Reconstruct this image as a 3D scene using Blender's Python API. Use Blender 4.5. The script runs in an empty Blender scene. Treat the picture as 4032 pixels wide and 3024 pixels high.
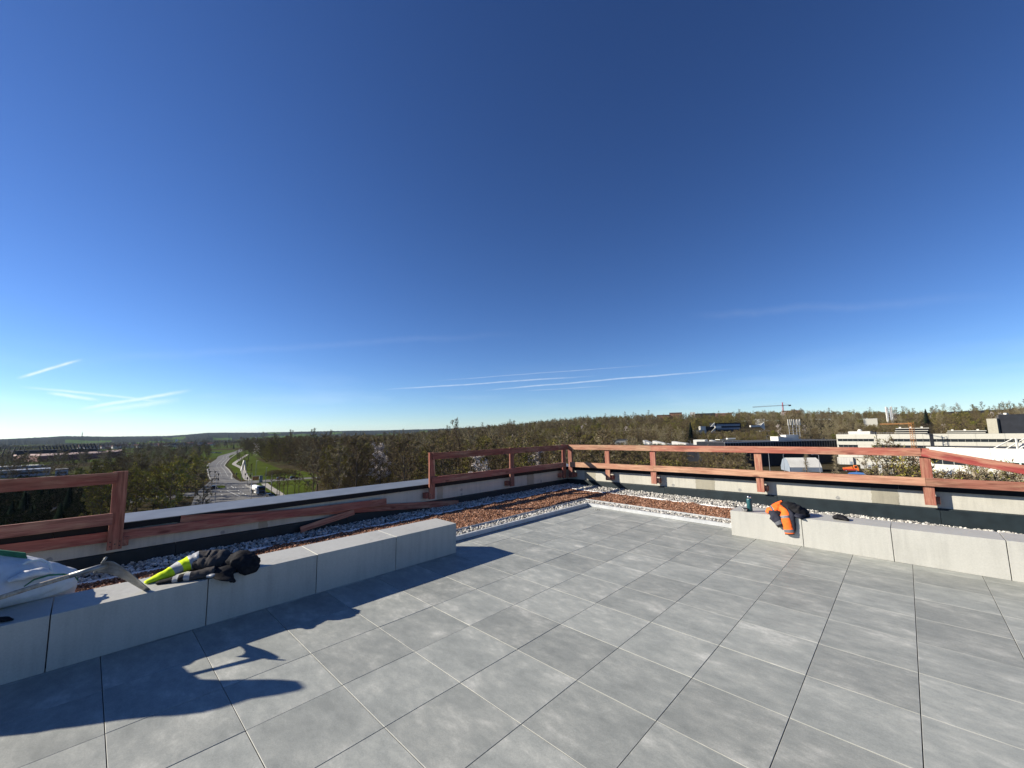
import bpy, bmesh, math, random
import numpy as np
from mathutils import Vector, Matrix, noise, Quaternion
random.seed(7); RNG = np.random.default_rng(7)
S = bpy.context.scene
COL = S.collection
rad = math.radians

# ------------------------------------------------------------------ camera (solved from the 0.6 m paving grid)
PW, PH, PF = 4032.0, 3024.0, 1601.8
def _rot(yaw, pitch, roll):
    cy, sy, cp, sp = math.cos(yaw), math.sin(yaw), math.cos(pitch), math.sin(pitch)
    f = np.array([-sy*cp, cy*cp, sp]); r = np.array([cy, sy, 0.]); u = np.cross(r, f)
    cr, sr = math.cos(roll), math.sin(roll)
    return np.array([cr*r+sr*u, -sr*r+cr*u, f])
_n = np.array([-0.0183, 0.0035, 1.0]); _n /= np.linalg.norm(_n)          # the paving falls 1.8 % to the right
_v = np.cross(_n, [0, 0, 1.]); _s = np.linalg.norm(_v); _k = _v/_s
_K = np.array([[0, -_k[2], _k[1]], [_k[2], 0, -_k[0]], [-_k[1], _k[0], 0]])
MR = np.eye(3) + _s*_K + (1-_n[2])*_K@_K
ROOF = Matrix([list(map(float, r)) for r in MR]).to_4x4()                # paving frame -> world
CAMP = MR @ (np.array([7.11657730, -3.33766843, 3.09189132])*0.6)
RT = _rot(0.76510, 0.10128, -0.00892) @ MR.T
def ray(px, py):
    return np.array([(px-PW/2)/PF, (PH/2-py)/PF, 1.]) @ RT
def G(px, py, z=-21.0):                                                  # photo pixel -> point on level z
    d = ray(px, py); return CAMP + d*((z-CAMP[2])/d[2])
def AT(px, py, dist):                                                    # photo pixel -> point at ground distance
    d = ray(px, py); return CAMP + d*(dist/math.hypot(d[0], d[1]))
def POL(px, dist, z):                                                    # photo column, ground distance, level
    d = ray(px, 1700); k = dist/math.hypot(d[0], d[1]); return Vector((CAMP[0]+d[0]*k, CAMP[1]+d[1]*k, z))

cd = bpy.data.cameras.new('camera'); cam = bpy.data.objects.new('camera', cd); COL.objects.link(cam)
cd.sensor_fit = 'HORIZONTAL'; cd.sensor_width = 36.0; cd.lens = PF/PW*36.0
cd.clip_start = 0.05; cd.clip_end = 40000
cam.matrix_world = Matrix(((RT[0][0], RT[1][0], -RT[2][0], CAMP[0]), (RT[0][1], RT[1][1], -RT[2][1], CAMP[1]),
                           (RT[0][2], RT[1][2], -RT[2][2], CAMP[2]), (0, 0, 0, 1)))
S.camera = cam

# ------------------------------------------------------------------ sun, sky, exposure
SUN = Vector((-0.680, -0.583, 0.445)).normalized()                       # towards the sun
SUN_EL = math.asin(SUN.z); SUN_AZ = math.atan2(SUN.x, SUN.y)             # azimuth clockwise from +Y
ld = bpy.data.lights.new('sun', 'SUN'); ld.energy = 5.0; ld.angle = rad(0.53); ld.color = (1.0, 0.92, 0.79)
sun = bpy.data.objects.new('sun', ld); COL.objects.link(sun)
sun.rotation_euler = SUN.to_track_quat('Z', 'Y').to_euler(); sun.location = (-60, -50, 60)
W = bpy.data.worlds.new('World'); S.world = W; W.use_nodes = True
wn, wl = W.node_tree.nodes, W.node_tree.links; wn.clear()
def wnode(t, **kw):
    n = wn.new(t)
    for k, v in kw.items(): setattr(n, k, v)
    return n
def wmath(op, a, b=None, c=None, clamp=False):
    n = wn.new('ShaderNodeMath'); n.operation = op; n.use_clamp = clamp
    for i, v in enumerate((a, b, c)):
        if v is None: continue
        if isinstance(v, (int, float)): n.inputs[i].default_value = v
        else: wl.new(v, n.inputs[i])
    return n.outputs[0]
sky = wnode('ShaderNodeTexSky'); sky.sky_type = 'NISHITA'; sky.sun_disc = False
sky.sun_elevation = SUN_EL; sky.sun_rotation = SUN_AZ; sky.altitude = 2000
sky.air_density = 1.05; sky.dust_density = 0.25; sky.ozone_density = 4.6
tcw = wnode('ShaderNodeTexCoord'); DIRW = tcw.outputs['Generated']
def wdot(v):
    n = wn.new('ShaderNodeVectorMath'); n.operation = 'DOT_PRODUCT'; wl.new(DIRW, n.inputs[0]); n.inputs[1].default_value = tuple(v)
    return n.outputs['Value']
def wnoise(scale, detail=4, stretch=None, rough=0.55):
    mp = wnode('ShaderNodeMapping'); wl.new(DIRW, mp.inputs['Vector'])
    if stretch: mp.inputs['Scale'].default_value = stretch
    n = wnode('ShaderNodeTexNoise'); n.inputs['Scale'].default_value = scale; n.inputs['Detail'].default_value = detail
    n.inputs['Roughness'].default_value = rough; wl.new(mp.outputs[0], n.inputs['Vector']); return n.outputs[0]
wob = wnoise(9, 3); fray = wnoise(60, 3)
# vapour trails: thin bands along great circles, given by two sky directions each (half width in rad, strength)
TRAILS = [((60, 1490), (330, 1412), .0032, .55), ((70, 1520), (700, 1588), .0030, .35), ((180, 1545), (400, 1580), .0040, .45),
          ((300, 1617), (760, 1533), .0042, .50), ((360, 1630), (720, 1565), .0065, .28),
          ((1500, 1535), (2350, 1480), .0022, .30), ((1700, 1500), (2600, 1435), .0016, .16), ((1900, 1538), (2900, 1452), .0024, .34), ((2060, 1540), (2420, 1518), .0016, .14),
          ((0, 1440), (2100, 1310), .010, .028), ((2700, 1240), (4032, 1170), .012, .028)]
trail = None
for (ax, ay), (bx, by), w_, st in TRAILS:
    a = Vector(ray(ax, ay)).normalized(); b = Vector(ray(bx, by)).normalized()
    nn = a.cross(b).normalized(); tt = (b-a).normalized(); ta, tb = a.dot(tt), b.dot(tt); fw = Vector(a+b).normalized()
    dist = wmath('ABSOLUTE', wmath('ADD', wdot(nn), wmath('MULTIPLY', wmath('SUBTRACT', wob, .5), w_*2.2)))
    m = wmath('SUBTRACT', 1.0, wmath('DIVIDE', dist, w_), clamp=True)
    al = wmath('DIVIDE', wmath('SUBTRACT', wdot(tt), ta), tb-ta)
    e0 = wmath('MULTIPLY', al, 5.0, clamp=True); e1 = wmath('MULTIPLY', wmath('SUBTRACT', 1.0, al), 3.5, clamp=True)
    m = wmath('MULTIPLY', wmath('MULTIPLY', m, e0), wmath('MULTIPLY', e1, wmath('MULTIPLY', wmath('ADD', .35, fray), st*1.05)))
    m = wmath('MULTIPLY', m, wmath('GREATER_THAN', wdot(fw), 0.0))
    trail = m if trail is None else wmath('MAXIMUM', trail, m)
# thin cirrus veil low over the horizon
sepw = wnode('ShaderNodeSeparateXYZ'); wl.new(DIRW, sepw.inputs[0]); ZW = sepw.outputs['Z']
veil = wnoise(2.2, 6, (1.0, 1.0, 7.0), .6)
veil = wmath('MULTIPLY', wmath('SUBTRACT', veil, .50), 2.2, clamp=True)
band = wmath('MULTIPLY', wmath('MULTIPLY', wmath('ADD', ZW, .01), 14.0, clamp=True), wmath('SUBTRACT', 1.0, wmath('DIVIDE', ZW, .17), clamp=True))
veil = wmath('MULTIPLY', wmath('MULTIPLY', veil, band), .34)
cloud = wmath('ADD', trail, veil, clamp=True)
hs = wnode('ShaderNodeHueSaturation'); hs.inputs['Hue'].default_value = 0.507; hs.inputs['Saturation'].default_value = 1.06; gmw = wnode('ShaderNodeGamma'); gmw.inputs[1].default_value = 1.20; wl.new(sky.outputs[0], gmw.inputs[0]); wl.new(gmw.outputs[0], hs.inputs['Color'])
mixw = wnode('ShaderNodeMixRGB'); wl.new(cloud, mixw.inputs[0]); wl.new(hs.outputs[0], mixw.inputs[1]); mixw.inputs[2].default_value = (13.0, 13.4, 13.6, 1)
bg = wnode('ShaderNodeBackground'); bg.inputs['Strength'].default_value = 0.051; wl.new(mixw.outputs[0], bg.inputs['Color'])
ow = wnode('ShaderNodeOutputWorld'); wl.new(bg.outputs[0], ow.inputs['Surface'])
S.view_settings.view_transform = 'Standard'; S.view_settings.look = 'None'
S.view_settings.exposure = 0.9; S.view_settings.gamma = 1.0; S.view_settings.use_curve_mapping = False
S.render.engine = 'CYCLES'

# ------------------------------------------------------------------ helpers
def tag(o, label=None, cat=None, group=None, kind=None):
    if label: o['label'] = label
    if cat: o['category'] = cat
    if group: o['group'] = group
    if kind: o['kind'] = kind
    return o
def thing(name, loc, label, cat, group=None, rz=0.0):
    o = bpy.data.objects.new(name, None); COL.objects.link(o); o.location = loc; o.rotation_euler = (0, 0, rz)
    o.empty_display_size = 0.1
    return tag(o, label, cat, group)
def raw_obj(name, me, parent=None):
    o = bpy.data.objects.new(name, me); COL.objects.link(o)
    if parent is not None: o.parent = parent
    return o
def np_mesh(name, V, F, mats, smooth=False, mi=None, tone=None):
    V = np.asarray(V, np.float32); F = np.asarray(F, np.int32); k = F.shape[1]
    me = bpy.data.meshes.new(name); me.vertices.add(len(V)); me.vertices.foreach_set('co', V.ravel())
    me.loops.add(F.size); me.loops.foreach_set('vertex_index', F.ravel())
    me.polygons.add(len(F)); me.polygons.foreach_set('loop_start', np.arange(0, F.size, k, dtype=np.int32))
    try: me.polygons.foreach_set('loop_total', np.full(len(F), k, np.int32))
    except Exception: pass
    for m in mats: me.materials.append(m)
    if mi is not None: me.polygons.foreach_set('material_index', np.asarray(mi, np.int32))
    me.polygons.foreach_set('use_smooth', np.full(len(F), smooth))
    if tone is not None:
        at = me.attributes.new('tone', 'FLOAT', 'POINT'); at.data.foreach_set('value', np.asarray(tone, np.float32))
    me.update(calc_edges=True); me.validate(); return me
class MB:
    def __init__(s): s.v = []; s.f = []; s.mi = []; s.m = 0
    def add(s, vs, fs):
        b = len(s.v); s.v += [tuple(map(float, p)) for p in vs]; s.f += [tuple(b+i for i in f) for f in fs]; s.mi += [s.m]*len(fs); return s
    def box(s, x0, x1, y0, y1, z0, z1):
        if x0 > x1: x0, x1 = x1, x0
        if y0 > y1: y0, y1 = y1, y0
        if z0 > z1: z0, z1 = z1, z0
        return s.add([(x0,y0,z0),(x1,y0,z0),(x1,y1,z0),(x0,y1,z0),(x0,y0,z1),(x1,y0,z1),(x1,y1,z1),(x0,y1,z1)],
                     [(3,2,1,0),(4,5,6,7),(0,1,5,4),(1,2,6,5),(2,3,7,6),(3,0,4,7)])
    def cbox(s, x0, x1, y0, y1, z0, z1, c):                 # box with chamfered top and vertical edges
        def ring(i, z): return [(x0+i,y0,z),(x1-i,y0,z),(x1,y0+i,z),(x1,y1-i,z),(x1-i,y1,z),(x0+i,y1,z),(x0,y1-i,z),(x0,y0+i,z)]
        r0 = ring(c, z0); r1 = ring(c, z1-c)
        r2 = [(x0+c,y0+c,z1),(x1-c,y0+c,z1),(x1-c,y0+c,z1),(x1-c,y1-c,z1),(x1-c,y1-c,z1),(x0+c,y1-c,z1),(x0+c,y1-c,z1),(x0+c,y0+c,z1)]
        q = [r2[0], r2[1], r2[3], r2[5]]
        fs = [(i, (i+1) % 8, 8+(i+1) % 8, 8+i) for i in range(8)] + [tuple(range(7, -1, -1)), (16, 17, 18, 19)]
        top = [16, 17, 17, 18, 18, 19, 19, 16]
        for i in range(8):
            a, b = 8+i, 8+(i+1) % 8; ta, tb = top[i], top[(i+1) % 8]
            fs.append((a, b, tb) if ta == tb else (a, b, tb, ta))
        return s.add(r0+r1+q, fs)
    def prism(s, poly, axis, a, b):                         # 2-D outline extruded along an axis
        n = len(poly)
        def p(q, h): return {'x': (h, q[0], q[1]), 'y': (q[0], h, q[1]), 'z': (q[0], q[1], h)}[axis]
        vs = [p(q, a) for q in poly] + [p(q, b) for q in poly]
        return s.add(vs, [tuple(range(n)), tuple(range(2*n-1, n-1, -1))] + [(i, i+n, (i+1) % n+n, (i+1) % n) for i in range(n)])
    def tube(s, pts, radii, n=6, cap=True):
        pts = [Vector(p) for p in pts]; m = len(pts)
        if isinstance(radii, (int, float)): radii = [radii]*m
        vs = []; up = Vector((0, 0, 1)); prev = None
        for i, p in enumerate(pts):
            t = (pts[min(i+1, m-1)]-pts[max(i-1, 0)]).normalized()
            u = t.orthogonal().normalized() if prev is None else (prev-t*prev.dot(t)).normalized()
            prev = u; w = t.cross(u)
            for k in range(n):
                a = 2*math.pi*k/n; vs.append(p+(u*math.cos(a)+w*math.sin(a))*radii[i])
        fs = [(i*n+k, i*n+(k+1) % n, (i+1)*n+(k+1) % n, (i+1)*n+k) for i in range(m-1) for k in range(n)]
        if cap: fs += [tuple(range(n-1, -1, -1)), tuple(range((m-1)*n, m*n))]
        return s.add(vs, fs)
    def lathe(s, c, prof, n=16):                            # prof: (radius, z) from bottom to top
        vs = [(c[0]+r*math.cos(2*math.pi*k/n), c[1]+r*math.sin(2*math.pi*k/n), c[2]+z) for r, z in prof for k in range(n)]
        m = len(prof)
        fs = [(i*n+k, i*n+(k+1) % n, (i+1)*n+(k+1) % n, (i+1)*n+k) for i in range(m-1) for k in range(n)]
        return s.add(vs, fs+[tuple(range(n-1, -1, -1)), tuple(range((m-1)*n, m*n))])
    def build(s, name, mat, parent=None, smooth=False, off=None):
        o = Vector(off) if off is not None else (parent_base(parent) if parent is not None else Vector((0, 0, 0)))
        me = bpy.data.meshes.new(name); me.from_pydata([tuple(Vector(p)-o) for p in s.v], [], s.f)
        for m in (mat if isinstance(mat, (list, tuple)) else [mat]): me.materials.append(m)
        if isinstance(mat, (list, tuple)): me.polygons.foreach_set('material_index', s.mi)
        if smooth: me.polygons.foreach_set('use_smooth', [True]*len(me.polygons))
        me.update()
        ob = raw_obj(name, me, parent)
        if parent is None and off is not None: ob.location = off
        return ob
def parent_base(p):
    v = Vector((0, 0, 0))
    while p is not None: v += p.location; p = p.parent
    return v
def copy_tree(o, parent=None):
    c = o.copy(); COL.objects.link(c)
    if parent is not None: c.parent = parent
    for ch in o.children: copy_tree(ch, c)
    return c
roof_things = []                                            # built in the paving frame, tilted with it at the end
def on_roof(o): roof_things.append(o); return o

# ------------------------------------------------------------------ materials
def nmat(name):
    m = bpy.data.materials.new(name); m.use_nodes = True; nt = m.node_tree; b = nt.nodes['Principled BSDF']; return m, nt, b
def lk(nt, a, b): nt.links.new(a, b)
def tex(nt, src, scale, detail=4, rough=.55, stretch=None, loc=None, kind='NOISE'):
    mp = nt.nodes.new('ShaderNodeMapping'); lk(nt, src, mp.inputs['Vector'])
    if stretch: mp.inputs['Scale'].default_value = stretch
    if loc is not None: lk(nt, loc, mp.inputs['Location'])
    if kind == 'NOISE':
        n = nt.nodes.new('ShaderNodeTexNoise'); n.inputs['Detail'].default_value = detail; n.inputs['Roughness'].default_value = rough
    else:
        n = nt.nodes.new('ShaderNodeTexVoronoi')
    n.inputs['Scale'].default_value = scale; lk(nt, mp.outputs[0], n.inputs['Vector']); return n.outputs[0]
def ramp(nt, fac, stops):
    r = nt.nodes.new('ShaderNodeValToRGB'); e = r.color_ramp.elements
    while len(e) < len(stops): e.new(0.5)
    for el, (p, c) in zip(e, stops): el.position = p; el.color = c if len(c) == 4 else (*c, 1)
    lk(nt, fac, r.inputs[0]); return r.outputs[0]
def mixc(nt, fac, a, b, mode='MIX'):
    n = nt.nodes.new('ShaderNodeMixRGB'); n.blend_type = mode
    for i, v in enumerate((fac, a, b)):
        if isinstance(v, (int, float)): n.inputs[i].default_value = v
        elif isinstance(v, (tuple, list)): n.inputs[i].default_value = (*v[:3], 1)
        else: lk(nt, v, n.inputs[i])
    return n.outputs[0]
def math_(nt, op, a, b=0.0, clamp=False):
    n = nt.nodes.new('ShaderNodeMath'); n.operation = op; n.use_clamp = clamp
    for i, v in enumerate((a, b)):
        if isinstance(v, (int, float)): n.inputs[i].default_value = v
        else: lk(nt, v, n.inputs[i])
    return n.outputs[0]
def bump(nt, b, h, strength, dist=0.01):
    n = nt.nodes.new('ShaderNodeBump'); n.inputs['Strength'].default_value = strength; n.inputs['Distance'].default_value = dist
    lk(nt, h, n.inputs['Height']); lk(nt, n.outputs[0], b.inputs['Normal'])
def coords(nt, kind='Object', randomize=False):
    tc = nt.nodes.new('ShaderNodeTexCoord'); o = tc.outputs[kind]
    if randomize:
        oi = nt.nodes.new('ShaderNodeObjectInfo'); v = nt.nodes.new('ShaderNodeVectorMath'); v.operation = 'SCALE'
        cv = nt.nodes.new('ShaderNodeCombineXYZ')
        for i, k in enumerate((37.0, 91.0, 53.0)): lk(nt, math_(nt, 'MULTIPLY', oi.outputs['Random'], k), cv.inputs[i])
        a = nt.nodes.new('ShaderNodeVectorMath'); a.operation = 'ADD'; lk(nt, o, a.inputs[0]); lk(nt, cv.outputs[0], a.inputs[1]); o = a.outputs[0]
    return o
def orand(nt):
    return nt.nodes.new('ShaderNodeObjectInfo').outputs['Random']
def plain(name, c, rough=.6, var=.12, scale=6, metal=0.0, bmp=0.0, spec=None, rnd=False):
    m, nt, b = nmat(name); co = coords(nt, 'Object', rnd)
    n = tex(nt, co, scale, 5)
    c1 = tuple(max(0, x*(1-var)) for x in c); c2 = tuple(x*(1+var) for x in c)
    lk(nt, ramp(nt, n, [(.3, c1), (.7, c2)]), b.inputs['Base Color'])
    b.inputs['Roughness'].default_value = rough; b.inputs['Metallic'].default_value = metal
    if spec is not None: b.inputs['Specular IOR Level'].default_value = spec
    if bmp: bump(nt, b, tex(nt, co, scale*6, 4), bmp)
    return m

def m_slab():
    m, nt, b = nmat('grey_porcelain_paving'); co = coords(nt, 'Object', True)
    big = tex(nt, co, 2.6, 7, .66, (0.75, 1.25, 1)); mid = tex(nt, co, 11, 6, .68, (0.7, 1.25, 1)); fine = tex(nt, co, 120, 3, .75)
    f = math_(nt, 'ADD', math_(nt, 'MULTIPLY', big, .62), math_(nt, 'MULTIPLY', mid, .38))
    c = ramp(nt, f, [(.36, (.245, .258, .238)), (.475, (.305, .318, .292)), (.55, (.360, .370, .336)), (.67, (.54, .54, .49))])
    c = mixc(nt, .26, c, ramp(nt, fine, [(.35, (.12, .12, .12)), (.7, (.5, .5, .49))]), 'OVERLAY')
    hs = nt.nodes.new('ShaderNodeHueSaturation'); lk(nt, c, hs.inputs['Color'])
    lk(nt, math_(nt, 'ADD', .88, math_(nt, 'MULTIPLY', orand(nt), .24)), hs.inputs['Value'])
    # pale worn arrises: thin light line along the slab edges
    sep = nt.nodes.new('ShaderNodeSeparateXYZ'); lk(nt, nt.nodes.new('ShaderNodeTexCoord').outputs['Object'], sep.inputs[0])
    ex = math_(nt, 'ABSOLUTE', sep.outputs[0]); ey = math_(nt, 'ABSOLUTE', sep.outputs[1])
    edge = math_(nt, 'GREATER_THAN', math_(nt, 'MAXIMUM', ex, ey), .2945)
    lk(nt, mixc(nt, math_(nt, 'MULTIPLY', edge, .22), hs.outputs[0], (.50, .49, .45)), b.inputs['Base Color'])
    b.inputs['Roughness'].default_value = .55; b.inputs['Specular IOR Level'].default_value = .35
    bump(nt, b, math_(nt, 'ADD', math_(nt, 'MULTIPLY', fine, .7), math_(nt, 'MULTIPLY', mid, .3)), .22, .004); return m
def m_concrete(name, c, streak=.25, rnd=True, warm=None):
    m, nt, b = nmat(name); co = coords(nt, 'Object', rnd)
    big = tex(nt, co, 1.6, 6, .6); vert = tex(nt, co, 14, 5, .6, (1.2, 1.2, .10)); fine = tex(nt, co, 70, 4, .65)
    f = math_(nt, 'ADD', math_(nt, 'MULTIPLY', big, .55), math_(nt, 'MULTIPLY', vert, .45))
    lo = tuple(x*(1-streak) for x in c); hi = tuple(min(.9, x*(1+streak*.55)) for x in c)
    col = ramp(nt, f, [(.34, lo), (.5, c), (.68, hi)])
    col = mixc(nt, .10, col, ramp(nt, fine, [(.35, (.1, .1, .1)), (.7, (.7, .7, .7))]), 'OVERLAY')
    lk(nt, col, b.inputs['Base Color']); b.inputs['Roughness'].default_value = .52; b.inputs['Specular IOR Level'].default_value = .5
    bump(nt, b, fine, .18, .004); return m
def m_wood(name, c1, c2, stain, stain_amt):
    m, nt, b = nmat(name); co = coords(nt, 'Object', True)
    grain = tex(nt, co, 34, 5, .65, (.05, 1, 1)); ring = tex(nt, co, 4, 3, .5, (.16, 3.2, 3.2)); st = tex(nt, co, 1.1, 4, .6, (.8, 3, 3))
    wv = math_(nt, 'FRACT', math_(nt, 'MULTIPLY', ring, 11.0)); wv = math_(nt, 'ABSOLUTE', math_(nt, 'SUBTRACT', wv, .5))
    f = math_(nt, 'ADD', math_(nt, 'MULTIPLY', grain, .85), math_(nt, 'MULTIPLY', wv, .28))
    c = ramp(nt, f, [(.36, c1), (.62, c2)])
    c = mixc(nt, math_(nt, 'MULTIPLY', ramp(nt, st, [(.42, (0, 0, 0)), (.62, (1, 1, 1))]), stain_amt), c, stain)
    bare = tex(nt, co, 1.6, 5, .65, (.7, 4, 4)); c = mixc(nt, math_(nt, 'MULTIPLY', ramp(nt, bare, [(.50, (0, 0, 0)), (.66, (1, 1, 1))]), .55), c, (.46, .295, .185))
    grime = tex(nt, co, 3.1, 6, .7, (.5, 3, 3)); c = mixc(nt, math_(nt, 'MULTIPLY', ramp(nt, grime, [(.52, (0, 0, 0)), (.70, (1, 1, 1))]), .5), c, (.09, .045, .032))
    kn = nt.nodes.new('ShaderNodeTexVoronoi'); mp = nt.nodes.new('ShaderNodeMapping'); mp.inputs['Scale'].default_value = (2.1, 7, 7)
    lk(nt, co, mp.inputs['Vector']); lk(nt, mp.outputs[0], kn.inputs['Vector']); kn.inputs['Scale'].default_value = 1.0
    kf = ramp(nt, kn.outputs['Distance'], [(.07, (1, 1, 1)), (.19, (0, 0, 0))])
    c = mixc(nt, math_(nt, 'MULTIPLY', kf, .8), c, (.10, .035, .025))
    hs = nt.nodes.new('ShaderNodeHueSaturation'); lk(nt, c, hs.inputs['Color'])
    lk(nt, math_(nt, 'ADD', .82, math_(nt, 'MULTIPLY', orand(nt), .36)), hs.inputs['Value'])
    lk(nt, hs.outputs[0], b.inputs['Base Color']); b.inputs['Roughness'].default_value = .8; b.inputs['Specular IOR Level'].default_value = .2
    bump(nt, b, f, .35, .003); return m
def m_tone(name, stops, rough=.85, scale=40, bmp=.3):
    m, nt, b = nmat(name); a = nt.nodes.new('ShaderNodeAttribute'); a.attribute_name = 'tone'
    c = ramp(nt, a.outputs['Fac'], stops); n = tex(nt, coords(nt), scale, 4)
    c = mixc(nt, .35, c, ramp(nt, n, [(.3, (.25, .25, .25)), (.7, (.75, .75, .75))]), 'OVERLAY')
    lk(nt, c, b.inputs['Base Color']); b.inputs['Roughness'].default_value = rough; b.inputs['Specular IOR Level'].default_value = .25
    if bmp: bump(nt, b, n, bmp, .01)
    return m
def m_leaf(name, ca, cb, cc, rough=.85):
    m, nt, b = nmat(name); n = tex(nt, coords(nt), .5, 3); r = orand(nt)
    c = mixc(nt, r, ca, cb); c = mixc(nt, ramp(nt, n, [(.4, (0, 0, 0)), (.65, (1, 1, 1))]), c, cc)
    lk(nt, c, b.inputs['Base Color']); b.inputs['Roughness'].default_value = rough; b.inputs['Specular IOR Level'].default_value = 0.0; return m
def m_cloth(name, c, var=.25, rough=.9, spec=.1):
    m, nt, b = nmat(name); co = coords(nt); n = tex(nt, co, 18, 5, .6); fine = tex(nt, co, 400, 2)
    lk(nt, ramp(nt, n, [(.3, tuple(x*(1-var) for x in c)), (.7, tuple(min(1, x*(1+var)) for x in c))]), b.inputs['Base Color'])
    b.inputs['Roughness'].default_value = rough; b.inputs['Specular IOR Level'].default_value = spec
    bump(nt, b, math_(nt, 'ADD', math_(nt, 'MULTIPLY', n, .8), math_(nt, 'MULTIPLY', fine, .2)), .5, .01); return m

M = {}
M['slab'] = m_slab()
M['bench'] = m_concrete('pale_cast_concrete', (.405, .400, .360), .16)
M['wall'] = m_concrete('parapet_concrete', (.455, .44, .375), .20)
M['patch'] = m_concrete('repair_mortar', (.30, .28, .215), .22)
M['plug'] = plain('grey_mortar_plug', (.27, .27, .25), .8, .3, 40)
M['subfloor'] = plain('dark_joint_bed', (.03, .03, .03), .9)
M['flash'] = plain('dark_grey_flashing', (.012, .020, .024), .55, .25, 5, 0.0, .05, .3, True)
M['fascia'] = plain('near_black_flashing', (.004, .006, .009), .6, .2, 6, 0, 0, .2)
M['coping'] = plain('zinc_coping', (.20, .212, .214), .40, .14, 3, .2, .03, .5, True)
M['steel'] = plain('galvanised_edging', (.46, .475, .475), .5, .12, 8, .15)
M['fleece'] = m_cloth('white_fleece', (.72, .72, .70), .1)
M['wood_red'] = m_wood('red_stained_board', (.17, .070, .052), (.33, .155, .112), (.27, .060, .052), .5)
M['wood_pink'] = m_wood('pink_stained_board', (.18, .070, .047), (.37, .172, .118), (.27, .066, .050), .65)
M['wood_tan'] = m_wood('pale_stained_board', (.26, .138, .082), (.50, .305, .200), (.33, .128, .088), .5)
M['wood_deep'] = m_wood('deep_red_board', (.17, .038, .034), (.34, .105, .082), (.27, .030, .030), .75)
M['stone'] = m_tone('pale_gravel', [(0, (.12, .115, .10)), (.35, (.33, .315, .28)), (.7, (.50, .48, .43)), (1, (.72, .70, .64))])
M['substrate'] = m_tone('red_brown_substrate', [(0, (.055, .026, .016)), (.4, (.20, .092, .045)), (.75, (.36, .185, .112)), (1, (.56, .36, .25))])
M['white_bag'] = m_cloth('white_woven_bag', (.60, .60, .60), .08, .6, .3)
M['green_hem'] = m_cloth('green_hem', (.05, .17, .10), .3)
M['strap'] = m_cloth('white_strap', (.72, .72, .68), .1)
M['shaft'] = m_wood('grey_worn_ash', (.26, .22, .17), (.44, .38, .30), (.2, .18, .15), .4)
M['blade'] = plain('worn_steel_blade', (.27, .27, .26), .5, .35, 14, .5, .1)
M['black_cloth'] = m_cloth('black_cloth', (.017, .017, .019), .4)
M['grey_cloth'] = m_cloth('charcoal_cloth', (.050, .047, .047), .3)
M['navy_cloth'] = m_cloth('dark_navy_cloth', (.028, .030, .042), .3)
M['yellow_cloth'] = m_cloth('neon_yellow_cloth', (.62, .80, .03), .12)
M['orange_cloth'] = m_cloth('neon_orange_cloth', (.95, .15, .03), .12)
M['reflective'] = m_cloth('grey_reflective_tape', (.30, .31, .32), .15, .45, .5)
M['reflective_dark'] = m_cloth('dark_reflective_tape', (.11, .115, .13), .15, .45, .4)
M['flask'] = plain('teal_flask_paint', (.012, .075, .085), .35, .1, 5, .0, 0, .5)
M['chrome'] = plain('brushed_steel', (.62, .61, .60), .22, .08, 9, 1.0)
M['black'] = plain('black_plastic', (.012, .012, .013), .5)

# ================================================================== THE ROOF TERRACE
# body of the building under the terrace, the paving is a part of it
tb = MB().box(-3.9, 14, -9, 8.95, -20.95, -0.165)
terrace = tag(tb.build('terrace', M['subfloor']), kind='structure')
_b = MB().add([(-3.4, -8, -.05), (13, -8, -.05), (13, 8.45, -.05), (-3.4, 8.45, -.05), (-3.4, -8, -.14), (13, -8, -.14), (13, 8.45, -.14), (-3.4, 8.45, -.14)],
              [(0,1,2,3),(7,6,5,4),(4,5,1,0),(5,6,2,1),(6,7,3,2),(7,4,0,3)])
bedlayer = on_roof(tag(_b.build('roof_deck', M['subfloor']), kind='structure'))
T = 0.6; GAP = .0024
slab_cache = {}
def slab(x0, x1, y0, y1, dz):
    key = (round(x1-x0, 3), round(y1-y0, 3))
    if key not in slab_cache:
        hx, hy = (x1-x0)/2-GAP, (y1-y0)/2-GAP
        mb = MB().cbox(-hx, hx, -hy, hy, -.035, 0, .0012); me_o = mb.build('paving_slab', M['slab'], bedlayer); slab_cache[key] = me_o.data; o = me_o
    else: o = raw_obj('paving_slab', slab_cache[key], bedlayer)
    o.location = ((x0+x1)/2, (y0+y1)/2, dz); o.rotation_euler = (random.gauss(0, .0006), random.gauss(0, .0006), random.gauss(0, .0004)); return o
XL, YF = -1.098, 6.055
for i in range(-2, 15):
    x0, x1 = max(i*T, XL), (i+1)*T
    for j in range(-7, 10):
        y0, y1 = j*T, (j+1)*T
        if j == 9: y1 = YF
        if i == -2 and j < 3: x0 = -.72; y1 = min(y1, 9)      # strip at the foot of the left bench
        if i == -2 and j == 3: x0 = XL
        if j == 9 and x0 > 2.2: y1 = 5.66                    # runs just under the right bench
        if i > 9 and j < -3: continue
        slab(x0, x1, y0, y1, random.gauss(0, .0007))

def FZ(x, y): return -0.0183*x + 0.0035*y                   # paving level in world heights
# left bench: concrete blocks end to end
LB = on_roof(thing('concrete_bench', (-.86, -1.3, 0), 'long grey concrete block bench on the left, carrying the bag, shovel and black jacket', 'bench', 'low concrete benches'))
for y0, y1 in ((-5.10, -4.11), (-4.11, -3.11), (-3.11, -2.10), (-2.10, -1.10), (-1.10, -.10), (-.10, .895), (.895, 1.888)):
    MB().cbox(-1.135, -.632, y0+.0035, y1-.0035, .001, .420+random.uniform(-.001, .001), .0022).build('block', M['bench'], LB)
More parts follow.
